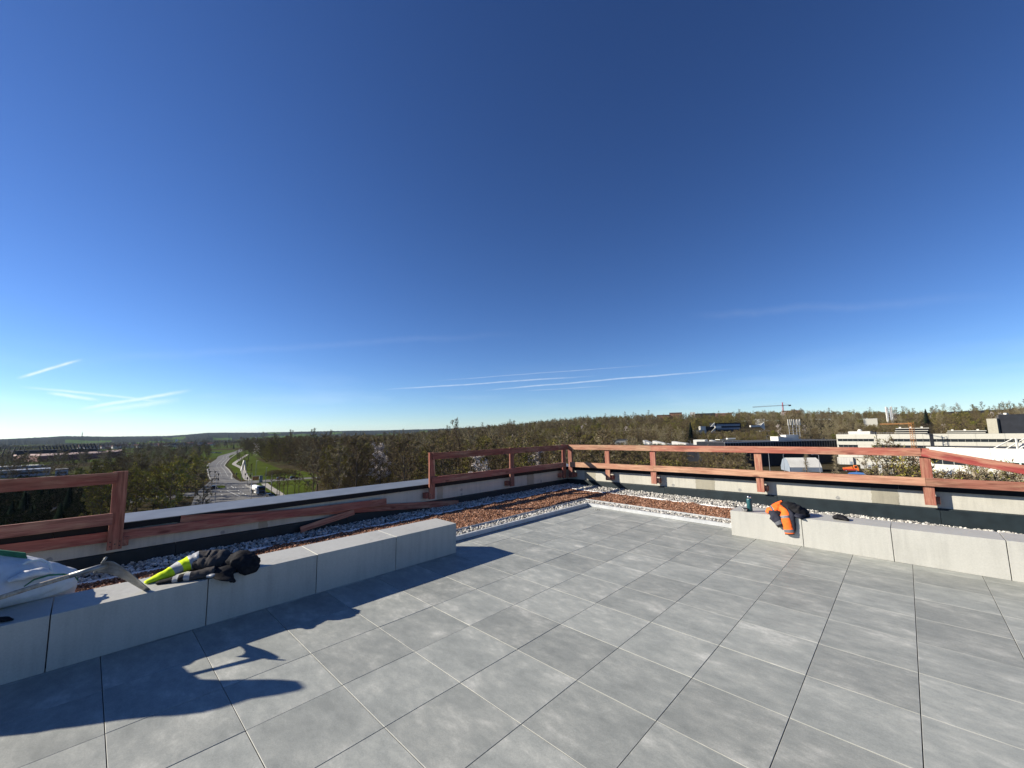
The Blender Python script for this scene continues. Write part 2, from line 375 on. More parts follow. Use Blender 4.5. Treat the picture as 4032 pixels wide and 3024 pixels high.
# right bench, level, its foot cut to the falling paving
RB = thing('concrete_bench', (5, 5.85, FZ(5, 5.85)), 'pale sunlit concrete block bench on the right, with flask and orange jacket on it', 'bench', 'low concrete benches')
for x0, x1 in ((2.04, 3.032), (3.032, 4.028), (4.028, 5.028), (5.028, 6.03), (6.03, 7.03), (7.03, 8.03), (8.03, 9.03)):
    mb = MB().cbox(x0+.0035, x1-.0035, 5.592, 6.125, 0, .380, .0022)
    mb.v = [(x, y, z if z > .1 else FZ(x, y)+.002) for x, y, z in mb.v]
    mb.build('block', M['bench'], RB)

# edging upstands round the planted bed (paving frame)
ed = on_roof(thing('edging_strip', (-1.1, 4.0, 0), 'folded grey metal edging between paving and gravel, beyond the left bench', 'edging'))
y = 1.89
for y1 in (3.9, 6.055):
    MB().box(-1.118, -1.102, y+.002, y1-.002, .003, .076).box(-1.150, -1.118, y+.002, y1-.002, .070, .076).build('edging_length', M['steel'], ed); y = y1
ed = on_roof(thing('edging_strip', (.5, 6.07, 0), 'white lit metal edging along the far end of the paving', 'edging'))
x = -1.118
for x1 in (-.30, .72, 2.04):
    MB().box(x+.002, x1-.002, 6.057, 6.073, .003, .070).box(x+.002, x1-.002, 6.073, 6.105, .064, .070).build('edging_length', M['steel'], ed); x = x1
for nm, (a, b), lab in (('drip_profile', ((-1.425, -5.2), (-1.425, 6.40)), 'thin metal profile between inner gravel and red substrate on the left'),
                        ('drip_profile', ((-1.425, 6.412), (9.2, 6.412)), 'thin metal profile between inner gravel and red substrate at the far end')):
    mb = MB()
    if a[0] == b[0]: mb.box(a[0]-.004, a[0]+.004, a[1], b[1], .0, .092)
    else: mb.box(a[0], b[0], a[1]-.004, a[1]+.004, .0, .088)
    on_roof(tag(mb.build(nm, M['steel']), lab, 'profile'))
# white fleece edge showing between the substrate and the outer gravel
def fleece_strip(fn, ts, dvec, label):
    V = []; F = []
    for i, t in enumerate(ts):
        c = Vector(fn(t)); w = .022+.014*noise.noise((t*1.7, 3, 1)); h = .020+.014*noise.noise((t*2.3, 9, 2))
        V += [c-Vector(dvec)*w, c-Vector(dvec)*w*.5+Vector((0, 0, h)), c+Vector(dvec)*w*.5+Vector((0, 0, h)), c+Vector(dvec)*w]
    for i in range(len(ts)-1):
        for k in range(3): F.append((4*i+k, 4*i+4+k, 4*i+5+k, 4*i+1+k))
    mb = MB().add(V, F); return on_roof(tag(mb.build('fleece_strip', M['fleece'], None, True), label, 'fleece'))
fleece_strip(lambda t: (-2.80+.05*noise.noise((t*.6, 1, 1)), t, .052), np.linspace(-5.0, 7.6, 90), (1, 0, 0), 'white fleece edge beside the outer gravel along the left parapet')
fleece_strip(lambda t: (t, 7.62+.07*noise.noise((t*.7, 5, 1)), .055), np.linspace(-2.75, 9, 90), (0, 1, 0), 'white fleece edge beside the outer gravel at the far parapet')

# substrate mound surface and crumbs, gravel stones (paving frame)
def ico(sub):
    bm = bmesh.new(); bmesh.ops.create_icosphere(bm, subdivisions=sub, radius=1.0)
    v = np.array([p.co[:] for p in bm.verts]); f = np.array([[q.index for q in t.verts] for t in bm.faces]); bm.free(); return v, f
def rand_rot(n):
    q = RNG.normal(size=(n, 4)); q /= np.linalg.norm(q, axis=1)[:, None]; w, x, y, z = q.T
    return np.stack([1-2*(y*y+z*z), 2*(x*y-z*w), 2*(x*z+y*w), 2*(x*y+z*w), 1-2*(x*x+z*z), 2*(y*z-x*w), 2*(x*z-y*w), 2*(y*z+x*w), 1-2*(x*x+y*y)], 1).reshape(n, 3, 3)
def pebbles(name, pos, size, base, mat, flat=.7, jit=.16, smooth=True):
    bv, bf = base; n = len(pos)
    v = bv[None]*(1+RNG.normal(0, jit, (n, len(bv), 1)))
    v = v*np.stack([RNG.uniform(.8, 1.35, n), RNG.uniform(.7, 1.05, n), RNG.uniform(flat*.8, flat*1.15, n)], 1)[:, None, :]
    R = rand_rot(n); v = np.einsum('nij,nkj->nki', R, v)*size[:, None, None]
    v[:, :, 2] *= .85
    v += pos[:, None, :]
    f = (bf[None]+np.arange(n)[:, None, None]*len(bv)).reshape(-1, 3)
    return np_mesh(name, v.reshape(-1, 3), f, [mat], smooth, tone=np.repeat(RNG.random(n), len(bv)))
def strip_pts(n, x0, x1, y0, y1, z, dz=.012):
    p = np.stack([RNG.uniform(x0, x1, n), RNG.uniform(y0, y1, n), np.full(n, z)+RNG.uniform(-dz, dz, n)], 1); return p
ICO1 = ico(1); ICO2 = ico(2)
def gravel(name, areas, dens, size, label):
    P = []
    for (x0, x1, y0, y1, z) in areas:
        n = int((x1-x0)*(y1-y0)*dens); p = strip_pts(n, x0, x1, y0, y1, z)
        p[:, 2] += np.array([.012*noise.noise((a*3, b*3, 0)) for a, b in p[:, :2]]); P.append(p)
    P = np.concatenate(P); sz = RNG.uniform(size*.6, size*1.35, len(P))
    me = pebbles(name, P, sz, ICO2 if dens < 500 else ICO1, M['stone'], smooth=False)
    return on_roof(tag(raw_obj(name, me), label, 'gravel', kind='stuff'))
gravel('gravel', [(-3.44, -2.80, -5.2, 8.52, .040)], 900, .024, 'pale pebbles in a strip along the foot of the left parapet')
gravel('gravel', [(-2.80, 9.2, 7.68, 8.52, .045), (2.0, 9.2, 6.14, 7.7, .03)], 900, .024, 'pale sunlit pebbles along the foot of the far parapet and behind the right bench')
gravel('gravel', [(-1.41, -1.155, 1.2, 6.40, .054)], 1500, .021, 'narrow band of white pebbles beside the left metal edging')
gravel('gravel', [(-1.155, 2.04, 6.11, 6.40, .052)], 1500, .021, 'narrow band of white pebbles behind the far metal edging')
gravel('gravel', [(-2.1, -1.5, 1.35, 2.35, .080)], 260, .018, 'scatter of pale pebbles on the red substrate behind the left bench end')
# substrate
def subz(x, y):
    z = .055+.020*noise.noise((x*2.2, y*2.2, 0))+.016*noise.noise((x*5, y*5, 3))+.008*noise.noise((x*13, y*13, 5))
    d = min(max(0, (x+2.80)), max(0, -1.43-x)) if y < 6.4 else 9
    return z
def substrate(areas, label):
    V = []; F = []; Tn = []; crumbs = []
    for (x0, x1, y0, y1) in areas:
        nx = max(2, int((x1-x0)/.045)); ny = max(2, int((y1-y0)/.045)); b = len(V)
        for i in range(nx+1):
            for j in range(ny+1):
                x = x0+(x1-x0)*i/nx; y = y0+(y1-y0)*j/ny; V.append((x, y, subz(x, y))); Tn.append(random.betavariate(2, 2.6))
        for i in range(nx):
            for j in range(ny): F.append((b+i*(ny+1)+j, b+(i+1)*(ny+1)+j, b+(i+1)*(ny+1)+j+1, b+i*(ny+1)+j+1))
        n = int((x1-x0)*(y1-y0)*2600); p = strip_pts(n, x0, x1, y0, y1, 0, .004); p[:, 2] += [subz(a, c)+.002 for a, c in p[:, :2]]; crumbs.append(p)
    base = np_mesh('substrate', np.array(V), np.array(F), [M['substrate']], False, tone=Tn)
    o = on_roof(tag(raw_obj('substrate_bed', base), label, 'planting substrate', kind='stuff'))
    P = np.concatenate(crumbs); oc = (np.array([(1,0,0),(-1,0,0),(0,1,0),(0,-1,0),(0,0,1),(0,0,-1)], float), np.array([(0,2,4),(2,1,4),(1,3,4),(3,0,4),(2,0,5),(1,2,5),(3,1,5),(0,3,5)]))
    me = pebbles('crumbs', P, RNG.uniform(.007, .022, len(P)), oc, M['substrate'], .6, .25, False)
    tag(raw_obj('substrate_crumbs', me, o), kind='stuff')
substrate([(-2.80, -1.43, -4.2, 6.42), (-2.80, 2.1, 6.418, 7.64)], 'red-brown crushed planting substrate between the gravel strips')

# parapets (world frame)
def parapet(name, label, inner, a0, a1, axis, segs, fl, plugs, patches):
    t = thing(name, (inner, (a0+a1)/2, 0) if axis == 'y' else ((a0+a1)/2, inner, 0), label, 'parapet', 'concrete parapets round the roof')
    sg = -1 if axis == 'y' else 1                              # outward direction across the wall
    def bx(mb, c0, c1, l0, l1, z0, z1):
        c0, c1 = inner+sg*c0, inner+sg*c1
        return mb.box(c0, c1, l0, l1, z0, z1) if axis == 'y' else mb.box(l0, l1, c0, c1, z0, z1)
    bx(MB(), 0, .46, a0, a1, -.163, .575).build('concrete_wall', M['wall'], t)
    for l0, l1 in zip(fl[:-1], fl[1:]):                      # lower flashing sheets with a sloping ledge
        prof = [(-.050, -.12), (-.050, .258), (-.048, .266), (.0, .278), (.0, -.12)]
        pr = [(inner+sg*c, z) for c, z in prof]
        MB().prism(pr if axis == 'x' else pr, {'y': 'y', 'x': 'x'}[axis], l0+.003, l1-.003).build('flashing_panel', M['flash'], t)
        p2 = [(inner+sg*-.054, .235), (inner+sg*-.054, .262), (inner+sg*-.050, .262), (inner+sg*-.050, .235)]
    for l0, l1 in zip(segs[:-1], segs[1:]):                  # coping: dark fascia and zinc top, sloping inwards
        pr = [(inner+sg*c, z) for c, z in ((-.052, .566), (-.052, .650), (-.046, .650), (-.046, .566))]
        fp = MB().prism([(inner+sg*c, z) for c, z in ((-.052, .566), (-.052, .646), (.0, .646), (.0, .566))], axis, l0+.002, l1-.002).build('coping_length', M['fascia'], t)
        MB().prism([(inner+sg*c, z) for c, z in ((-.060, .648), (-.060, .656), (.505, .703), (.505, .560), (.495, .560), (.495, .640))], axis, l0+.002, l1-.002).build('zinc_cover', M['coping'], fp)
    for l, z, r in plugs:
        mb = MB(); n = 14; vs = []
        for k in range(n):
            ang = 2*math.pi*k/n; q = r*(1+.06*math.sin(3*ang+l)); vs.append((l+q*math.cos(ang), z+q*math.sin(ang)))
        c0, c1 = inner-sg*.003, inner+sg*.02
        mb.prism([(p[0], p[1]) for p in vs], 'z', 0, 1)
        mb.v = [((c0 if h > .5 else c1), p, q) if axis == 'y' else (p, (c0 if h > .5 else c1), q) for p, q, h in mb.v]
        mb.build('mortar_plug', M['plug'], t)
    for l0, l1, z0, z1 in patches:
        k = 9; left = [(l0+.02*noise.noise((i*1.3, l0, 1)), z0+(z1-z0)*i/k) for i in range(k+1)]; right = [(l1+.025*noise.noise((i*1.7, l1, 4)), z0+(z1-z0)*i/k) for i in range(k, -1, -1)]
        mb = MB().prism(left+right, 'z', 0, 1); c0, c1 = inner-sg*.002, inner+sg*.02
        mb.v = [((c0 if h > .5 else c1), p, q) if axis == 'y' else (p, (c0 if h > .5 else c1), q) for p, q, h in mb.v]
        mb.build('repair_patch', M['patch'], t)
    return t
parapet('parapet_wall', 'shaded concrete parapet with dark flashing and zinc coping along the left edge', -3.47, -8.5, 9.01, 'y',
        (-8.5, -5.2, -2.2, .82, 3.80, 6.8, 8.995), (-8.5, -6, -3.5, -1.0, 1.5, 4.0, 6.5, 8.546),
        [(-2.214, .309, .030), (-.435, .307, .030), (4.291, .415, .032), (4.291, .311, .030), (7.248, .323, .030), (1.9, .31, .03)],
        [(3.58, 3.755, .28, .565), (6.63, 6.93, .28, .565), (.05, .18, .28, .565)])
parapet('parapet_wall', 'sunlit concrete parapet with dark flashing across the far side', 8.55, -3.466, 13, 'x',
        (-3.46, -1.9, 1.1, 4.1, 7.1, 10, 13), (-3.415, -2.85, -.355, 2.146, 4.597, 7.1, 9.6, 13),
        [(-.145, .323, .036), (1.405, .329, .036), (3.188, .321, .036), (6.4, .32, .036)],
        [(.425, .865, .28, .565), (3.70, 4.085, .28, .565), (-2.84, -2.46, .28, .565), (7.2, 7.6, .28, .565)])

# timber guard rails
def board(name, p0, p1, width, thick, face, mat, parent=None, label=None):
    """plank from p0 to p1 (middle of its ends); face = direction its broad side looks"""
    p0, p1 = Vector(p0), Vector(p1); L = (p1-p0).length; ex = (p1-p0).normalized(); ey = Vector(face); ey = (ey-ex*ey.dot(ex)).normalized(); ez = ex.cross(ey)
    mb = MB(); n = 5; h, w = thick/2, width/2; c = .003; ph = random.random()*9
    ring = [(-h, -w+c), (-h+c, -w), (h-c, -w), (h, -w+c), (h, w-c), (h-c, w), (-h+c, w), (-h, w-c)]
    vs = []
    for i in range(n+1):
        x = -L/2+L*i/n; by = .0015*math.sin(ph+i*1.3); bz = .002*math.sin(ph*2+i)
        vs += [(x, a+by, b+bz) for a, b in ring]
    fs = [(i*8+k, i*8+(k+1) % 8, i*8+8+(k+1) % 8, i*8+8+k) for i in range(n) for k in range(8)]+[tuple(range(7, -1, -1)), tuple(range(n*8, n*8+8))]
    mb.add(vs, fs)
    me = bpy.data.meshes.new(name); me.from_pydata(mb.v, [], mb.f); me.materials.append(mat); me.update()
    o = raw_obj(name, me, parent); c = (p0+p1)/2
    mw = Matrix.Translation(c) @ Matrix((ex, ey, ez)).transposed().to_4x4()
    o.matrix_local = Matrix.Translation(-parent_base(parent)) @ mw if parent is not None else mw
    if label: o['label'] = label
    return o
BW, BT = .144, .040
def post_y(t, y, mat, block=-1):
    board('post', (-3.318, y, .340), (-3.318, y, 1.345), BW, BT+.006, (1, 0, 0), mat, t)
    y2 = y+block*.075
    MB().box(-3.469, -3.342, y2-.06, y2+.06, .360, .475).build('spacer_block', M['wood_red'], t)
    for dy, z in ((-.045, .385), (.045, .385), (-.045, .44), (.045, .44), (0, .41)):
        MB().box(-3.296, -3.2925, y+dy-.007, y+dy+.007, z-.007, z+.007).build('screw_head', M['black'], t)
def post_x(t, x, mat, block=1):
    board('post', (x, 8.398, .340), (x, 8.398, 1.330), BW, BT+.006, (0, -1, 0), mat, t)
    x2 = x+block*.07
    MB().box(x2-.055, x2+.055, 8.422, 8.549, .360, .475).build('spacer_block', M['wood_red'], t)
def rail_y(t, y0, y1, z, mat, z1=None): board('rail', (-3.273, y0, z), (-3.273, y1, z if z1 is None else z1), BW, BT, (1, 0, 0), mat, t)
def rail_x(t, x0, x1, z, mat, z1=None): board('rail', (x0, 8.353, z), (x1, 8.353, z if z1 is None else z1), BW, BT, (0, -1, 0), mat, t)
ZT, ZL = 1.263, .742
gl = thing('guard_rail', (-3.3, -3.5, .34), 'shaded red timber guard rail on the left, ending in a wide post', 'guard rail', 'timber guard rails on the parapets')
post_y(gl, -1.648, M['wood_pink'], 1); post_y(gl, -4.3, M['wood_red'], 1)
rail_y(gl, -6.2, -1.687, ZT, M['wood_pink']); rail_y(gl, -6.2, -1.690, ZL, M['wood_red'])
gm = thing('guard_rail', (-3.3, 5.8, .34), 'shaded red timber guard rail running into the far corner', 'guard rail', 'timber guard rails on the parapets')
post_y(gm, 3.335, M['wood_pink']); post_y(gm, 5.872, M['wood_red']); post_y(gm, 8.163, M['wood_red'])
rail_y(gm, 3.325, 7.83, ZT, M['wood_pink']); rail_y(gm, 7.834, 8.33, ZT-.001, M['wood_red']); rail_y(gm, 3.312, 8.20, ZL, M['wood_red'])
gr = thing('guard_rail', (2, 8.4, .34), 'sunlit pinkish timber guard rail along the far parapet, its last top board sagging', 'guard rail', 'timber guard rails on the parapets')
for x, m_ in ((-3.235, 'wood_red'), (-1.94, 'wood_pink'), (-.575, 'wood_red'), (1.872, 'wood_pink'), (4.495, 'wood_pink'), (7.1, 'wood_red')): post_x(gr, x, M[m_])
rail_x(gr, -3.30, -.587, ZT, M['wood_tan']); rail_x(gr, -.583, 4.455, ZT, M['wood_pink'])
board('rail', (4.462, 8.353, ZT), (7.4, 8.353, ZT-.226*2.938), BW, BT, (0, -1, 0), M['wood_deep'], gr, 'deep red top board that has dropped at its far end')
rail_x(gr, -3.245, -.557, ZL-.004, M['wood_tan']); rail_x(gr, -.553, 4.463, ZL, M['wood_tan']); rail_x(gr, 4.467, 8.2, ZL, M['wood_pink'])
# loose planks leaning on the left parapet
def plank(p0, p1, face, mat, label, w=.13):
    o = board('plank', p0, p1, w, .03, face, mat); return tag(o, label, 'plank', 'loose planks by the left parapet')
plank((-3.385, -3.6, .535), (-3.365, 2.27, .423), (1, 0, .08), M['wood_red'], 'long red plank leaning flat against the shaded left parapet, in front of the other')
plank((-3.408, -.972, .590), (-3.395, 4.13, .138), (1, 0, .06), M['wood_pink'], 'long plank slanting down behind the other plank to the gravel')
plank((-3.31, .645, .175), (-3.352, 1.60, .322), (1, 0, .15), M['wood_pink'], 'short plank slanting up out of the gravel below the long planks', .10)
#@@ITEMS
# ================================================================== THINGS LEFT ON THE BENCHES
def crom(P, t):
    n = len(P)-1; s = min(max(t, 0), .9999)*n; i = int(s); u = s-i
    p = [np.array(P[min(max(k, 0), n)], float) for k in (i-1, i, i+1, i+2)]
    return .5*((2*p[1])+(-p[0]+p[2])*u+(2*p[0]-5*p[1]+4*p[2]-p[3])*u*u+(-p[0]+3*p[1]-3*p[2]+p[3])*u**3)
def garment(parent, path, radii, bands, up=(0, 0, 1), amp=.22, seed=0, clamp=None, n=22, ends=(True, True)):
    """crumpled flattened tube, cut into bands; every band is a part of the garment"""
    up = Vector(up)
    def ring(t):
        c = Vector(crom(path, t)); d = Vector(crom(path, min(t+.02, 1)))-Vector(crom(path, max(t-.02, 0)))
        d.normalize(); s = up.cross(d)
        if s.length < .05: s = Vector((1, 0, 0)).cross(d)
        s.normalize(); w = d.cross(s).normalized(); a, b = crom([(*r, 0) for r in radii], t)[:2]; out = []
        for k in range(n):
            th = 2*math.pi*k/n; q = c+s*(a*math.cos(th))+w*(b*math.sin(th))
            nz = noise.noise(Vector((q.x*13, q.y*13, q.z*13+seed*7)))*.6+noise.noise(Vector((q.x*32+seed, q.y*32, q.z*32)))*.4+.5*abs(noise.noise(Vector((q.x*8-seed, q.y*21, q.z*8))))
            q = q+(q-c)*amp*nz*1.7
            if clamp: q = clamp(q)
            out.append(q)
        return out
    for bi, (t0, t1, mat, nm) in enumerate(bands):
        m = max(3, int((t1-t0)*40)); mb = MB(); vs = []
        for i in range(m+1): vs += ring(t0+(t1-t0)*i/m)
        fs = [(i*n+k, i*n+(k+1) % n, (i+1)*n+(k+1) % n, (i+1)*n+k) for i in range(m) for k in range(n)]
        if bi == 0 and ends[0]: fs.append(tuple(range(n-1, -1, -1)))
        if bi == len(bands)-1 and ends[1]: fs.append(tuple(range(m*n, m*n+n)))
        mb.add(vs, fs).build(nm, mat, parent, True)
def bench_clamp(top, edge, axis, side, lim=.0025):
    def f(q):
        q = Vector(q); a = q.x if axis == 'x' else q.y
        inside = (a-edge)*side < 0                           # over the bench top
        if inside:
            if q.z < top+lim:
                if (edge-a)*side < .03 and q.z < top-.03: a2 = edge+side*lim; q = Vector((a2, q.y, q.z)) if axis == 'x' else Vector((q.x, a2, q.z))
                else: q.z = top+lim
        return q
    return f
# --- black and yellow jacket on the left bench (paving frame)
cl = bench_clamp(.421, -.630, 'x', 1)
jk = on_roof(thing('work_jacket', (-.85, -1.1, .421), 'crumpled black work jacket with neon yellow sleeve lying on the left bench', 'jacket', 'work jackets left on the benches'))
garment(jk, [(-.925, -1.53, .432), (-.96, -1.40, .455), (-1.0, -1.26, .492), (-1.0, -1.12, .525), (-.97, -1.04, .53)], [(.028, .014), (.055, .034), (.075, .055), (.085, .07), (.085, .07)],
        [(0, .36, M['yellow_cloth'], 'sleeve'), (.36, .48, M['reflective'], 'reflective_band'), (.48, .60, M['yellow_cloth'], 'sleeve'), (.60, .76, M['reflective'], 'reflective_band'), (.76, 1, M['grey_cloth'], 'sleeve')], seed=1, clamp=cl)
garment(jk, [(-.84, -1.46, .430), (-.80, -1.32, .440), (-.74, -1.18, .452), (-.70, -1.04, .462)], [(.03, .012), (.05, .028), (.055, .040), (.06, .045)],
        [(0, .28, M['black_cloth'], 'sleeve'), (.28, .38, M['reflective'], 'reflective_band'), (.38, .48, M['black_cloth'], 'sleeve'), (.48, .58, M['reflective'], 'reflective_band'), (.58, 1, M['grey_cloth'], 'sleeve')], seed=2, clamp=cl)
garment(jk, [(-1.05, -1.20, .49), (-.99, -1.08, .505), (-.92, -.97, .505), (-.84, -.86, .485)], [(.08, .06), (.135, .085), (.15, .085), (.10, .06)], [(0, 1, M['grey_cloth'], 'back_panel')], seed=3, clamp=cl)
garment(jk, [(-1.04, -.98, .48), (-.98, -.88, .50), (-.92, -.80, .475)], [(.05, .03), (.06, .045), (.03, .02)], [(0, .5, M['grey_cloth'], 'hood'), (.5, 1, M['reflective_dark'], 'reflective_band')], seed=4, clamp=cl)
garment(jk, [(-.92, -.87, .48), (-.80, -.83, .50), (-.70, -.79, .485), (-.625, -.765, .440), (-.600, -.755, .395)], [(.06, .05), (.12, .075), (.125, .08), (.10, .055), (.06, .03)], [(0, 1, M['black_cloth'], 'front_panel')], seed=5, clamp=cl)
garment(jk, [(-.78, -.99, .455), (-.68, -.96, .455), (-.615, -.94, .430), (-.604, -.92, .385), (-.606, -.90, .350)], [(.09, .03), (.13, .035), (.13, .03), (.105, .022), (.03, .010)], [(0, 1, M['black_cloth'], 'front_panel')], seed=6, clamp=cl, amp=.15)
garment(jk, [(-.66, -1.10, .447), (-.625, -1.06, .447), (-.615, -1.03, .435)], [(.03, .02), (.03, .016), (.02, .010)], [(0, 1, M['reflective'], 'reflective_band')], seed=7, clamp=cl)
# --- orange jacket on the right bench (world frame)
RT_ = .380; cr = bench_clamp(RT_+.001, 5.588, 'y', -1)
oj = thing('work_jacket', (2.8, 5.7, RT_), 'neon orange and black work jacket draped over the front of the right bench', 'jacket', 'work jackets left on the benches')
garment(oj, [(2.74, 5.83, .47), (2.785, 5.70, .462), (2.815, 5.60, .430), (2.832, 5.556, .355), (2.855, 5.553, .24), (2.872, 5.552, .125)], [(.07, .045), (.078, .045), (.072, .036), (.068, .030), (.068, .030), (.064, .028)],
        [(0, .52, M['orange_cloth'], 'sleeve'), (.52, .59, M['reflective_dark'], 'reflective_band'), (.59, .865, M['orange_cloth'], 'sleeve'), (.865, .935, M['reflective_dark'], 'reflective_band'), (.935, .965, M['orange_cloth'], 'sleeve'), (.965, 1, M['black_cloth'], 'cuff')],
        up=(0, 1, .4), seed=11, clamp=cr, amp=.12)
garment(oj, [(2.86, 5.66, .45), (2.90, 5.585, .415), (2.918, 5.566, .33), (2.920, 5.566, .22), (2.915, 5.562, .15)], [(.06, .04), (.055, .034), (.040, .026), (.036, .024), (.02, .014)], [(0, 1, M['navy_cloth'], 'sleeve_lining')], up=(0, 1, .4), seed=12, clamp=cr, amp=.14)
garment(oj, [(2.575, 5.63, .405), (2.615, 5.66, .440), (2.68, 5.69, .462), (2.76, 5.70, .470)], [(.035, .022), (.075, .045), (.085, .055), (.085, .055)], [(0, .40, M['orange_cloth'], 'shoulder'), (.40, .52, M['reflective_dark'], 'reflective_band'), (.52, 1, M['orange_cloth'], 'shoulder')], seed=13, clamp=cr, amp=.2)
garment(oj, [(2.63, 5.625, .400), (2.665, 5.578, .385), (2.705, 5.560, .33), (2.745, 5.556, .27), (2.770, 5.556, .225)], [(.05, .03), (.075, .03), (.070, .028), (.056, .028), (.045, .024)], [(0, .62, M['navy_cloth'], 'sleeve'), (.62, .80, M['reflective_dark'], 'reflective_band'), (.80, 1, M['black_cloth'], 'cuff')], up=(0, 1, .4), seed=14, clamp=cr, amp=.15)
garment(oj, [(2.74, 5.80, .49), (2.84, 5.78, .485), (2.95, 5.75, .465), (3.04, 5.72, .435), (3.10, 5.69, .40)], [(.07, .06), (.125, .085), (.14, .085), (.12, .06), (.05, .022)], [(0, 1, M['black_cloth'], 'back_panel')], seed=15, clamp=cr, amp=.24)
garment(oj, [(2.98, 5.66, .42), (3.03, 5.59, .405), (3.06, 5.572, .375)], [(.07, .03), (.075, .024), (.03, .012)], [(0, 1, M['navy_cloth'], 'hem')], seed=16, clamp=cr, amp=.15)
garment(oj, [(2.66, 5.72, .49), (2.71, 5.77, .530), (2.745, 5.80, .565), (2.775, 5.82, .60)], [(.05, .035), (.048, .034), (.030, .020), (.006, .005)], [(0, .78, M['orange_cloth'], 'collar'), (.78, 1, M['black_cloth'], 'collar')], seed=17, clamp=cr, amp=.2)
garment(oj, [(2.70, 5.63, .43), (2.745, 5.60, .42), (2.775, 5.585, .40)], [(.03, .024), (.045, .03), (.03, .02)], [(0, 1, M['black_cloth'], 'pocket')], seed=18, clamp=cr)
# --- flask, its cup, black hat
fl = thing('vacuum_flask', (2.312, 5.715, RT_+.001), 'tall teal vacuum flask with steel neck at the end of the right bench', 'flask')
b0 = (2.312, 5.715, RT_+.001)
MB().lathe(b0, [(.036, 0), (.0405, .004), (.0405, .188), (.037, .200), (.031, .205)], 24).build('body', M['flask'], fl, True)
MB().lathe(b0, [(.030, .2052), (.030, .240), (.027, .244)], 24).build('neck', M['chrome'], fl, True)
MB().lathe(b0, [(.024, .2445), (.024, .256), (.020, .260)], 20).build('stopper', M['black'], fl, True)
cu = thing('cup', (2.252, 5.648, RT_+.001), 'small steel flask cup with black rim beside the teal flask', 'cup')
b0 = (2.252, 5.648, RT_+.001)
MB().lathe(b0, [(.034, 0), (.038, .003), (.041, .046), (.041, .048)], 24).build('cup_wall', M['chrome'], cu, True)
MB().lathe(b0, [(.0415, .0482), (.0425, .053), (.0425, .056), (.039, .056), (.038, .050)], 24).build('rim', M['black'], cu, True)
ht = thing('knit_hat', (3.47, 5.80, RT_), 'crumpled black knit hat lying alone on top of the right bench', 'hat')
garment(ht, [(3.395, 5.80, .400), (3.45, 5.82, .418), (3.51, 5.80, .412), (3.575, 5.77, .394)], [(.03, .018), (.062, .036), (.062, .032), (.03, .010)], [(0, .7, M['black_cloth'], 'crown'), (.7, 1, M['black_cloth'], 'brim')], seed=21, clamp=cr, amp=.22)
# --- big white bag behind and over the left bench (paving frame)
bag = on_roof(thing('bulk_bag', (-1.5, -2.8, .06), 'big slumped white woven bag behind the left bench, cut by the photo edge', 'bag'))
SEC = [(.062, -3.50, -2.06, -1.84, -1.19), (.20, -3.58, -2.00, -1.90, -1.165), (.36, -3.60, -1.97, -1.90, -1.155), (.425, -3.60, -1.965, -1.90, -1.06), (.47, -3.58, -1.96, -1.90, -.985), (.53, -3.55, -1.99, -1.88, -.975),
       (.60, -3.50, -2.08, -1.82, -1.02), (.70, -3.45, -2.22, -1.74, -1.06), (.80, -3.46, -2.42, -1.62, -1.10), (.90, -3.42, -2.57, -1.52, -1.13), (.98, -3.34, -2.66, -1.46, -1.17), (1.09, -3.26, -2.74, -1.42, -1.20), (1.17, -3.21, -2.73, -1.40, -1.22), (1.27, -3.17, -2.68, -1.38, -1.23), (1.325, -3.12, -2.67, -1.37, -1.24), (1.35, -2.94, -2.67, -1.36, -1.24), (1.41, -2.88, -2.68, -1.35, -1.25), (1.456, -2.80, -2.74, -1.33, -1.27)]
SEC = [tuple(float(np.interp(z, [s[0] for s in SEC], [s[k] for s in SEC])) for k in range(5)) for z in np.concatenate([np.linspace(.062, .42, 8), np.linspace(.43, 1.456, 50)])]
def bagpt(i, th):
    z, y0, y1, x0, x1 = SEC[i]; cx, cy, hx, hy = (x0+x1)/2, (y0+y1)/2, (x1-x0)/2, (y1-y0)/2
    c, s = math.cos(th), math.sin(th); e = .72
    x = cx+hx*math.copysign(abs(c)**e, c); y = cy+hy*math.copysign(abs(s)**e, s)
    nz = .05*noise.noise(Vector((x*3.2, y*3.2, z*3.2)))+.035*abs(noise.noise(Vector((x*6+3, y*6-z*5, z*7))))+.012*noise.noise(Vector((x*17, y*17, z*17)))
    k = 1-nz*2.2*(1 if z > .43 else .15)
    x, y = cx+(x-cx)*k, cy+(y-cy)*k
    if z < .424: x = min(x, -1.142)
    return (x, y, z)
NB = 72; mb = MB(); mb.add([bagpt(i, 2*math.pi*k/NB) for i in range(len(SEC)) for k in range(NB)],
    [(i*NB+k, i*NB+(k+1) % NB, (i+1)*NB+(k+1) % NB, (i+1)*NB+k) for i in range(len(SEC)-1) for k in range(NB)]+[tuple(range(NB-1, -1, -1)), tuple(range((len(SEC)-1)*NB, len(SEC)*NB))])
mb.build('sack', M['white_bag'], bag, True)
MB().tube([(-1.00, -2.27, .585), (-1.02, -2.22, .622), (-1.05, -2.14, .628), (-1.09, -2.06, .606), (-1.11, -1.99, .572), (-1.08, -1.965, .53)], [.005, .007, .007, .007, .006, .004], 8).build('green_hem', M['green_hem'], bag, True)
MB().tube([(-1.20, -2.34, .70), (-1.22, -2.27, .735), (-1.24, -2.20, .728), (-1.22, -2.15, .69), (-1.16, -2.13, .63)], [.013, .012, .011, .010, .010], 8).build('lifting_strap', M['strap'], bag, True)
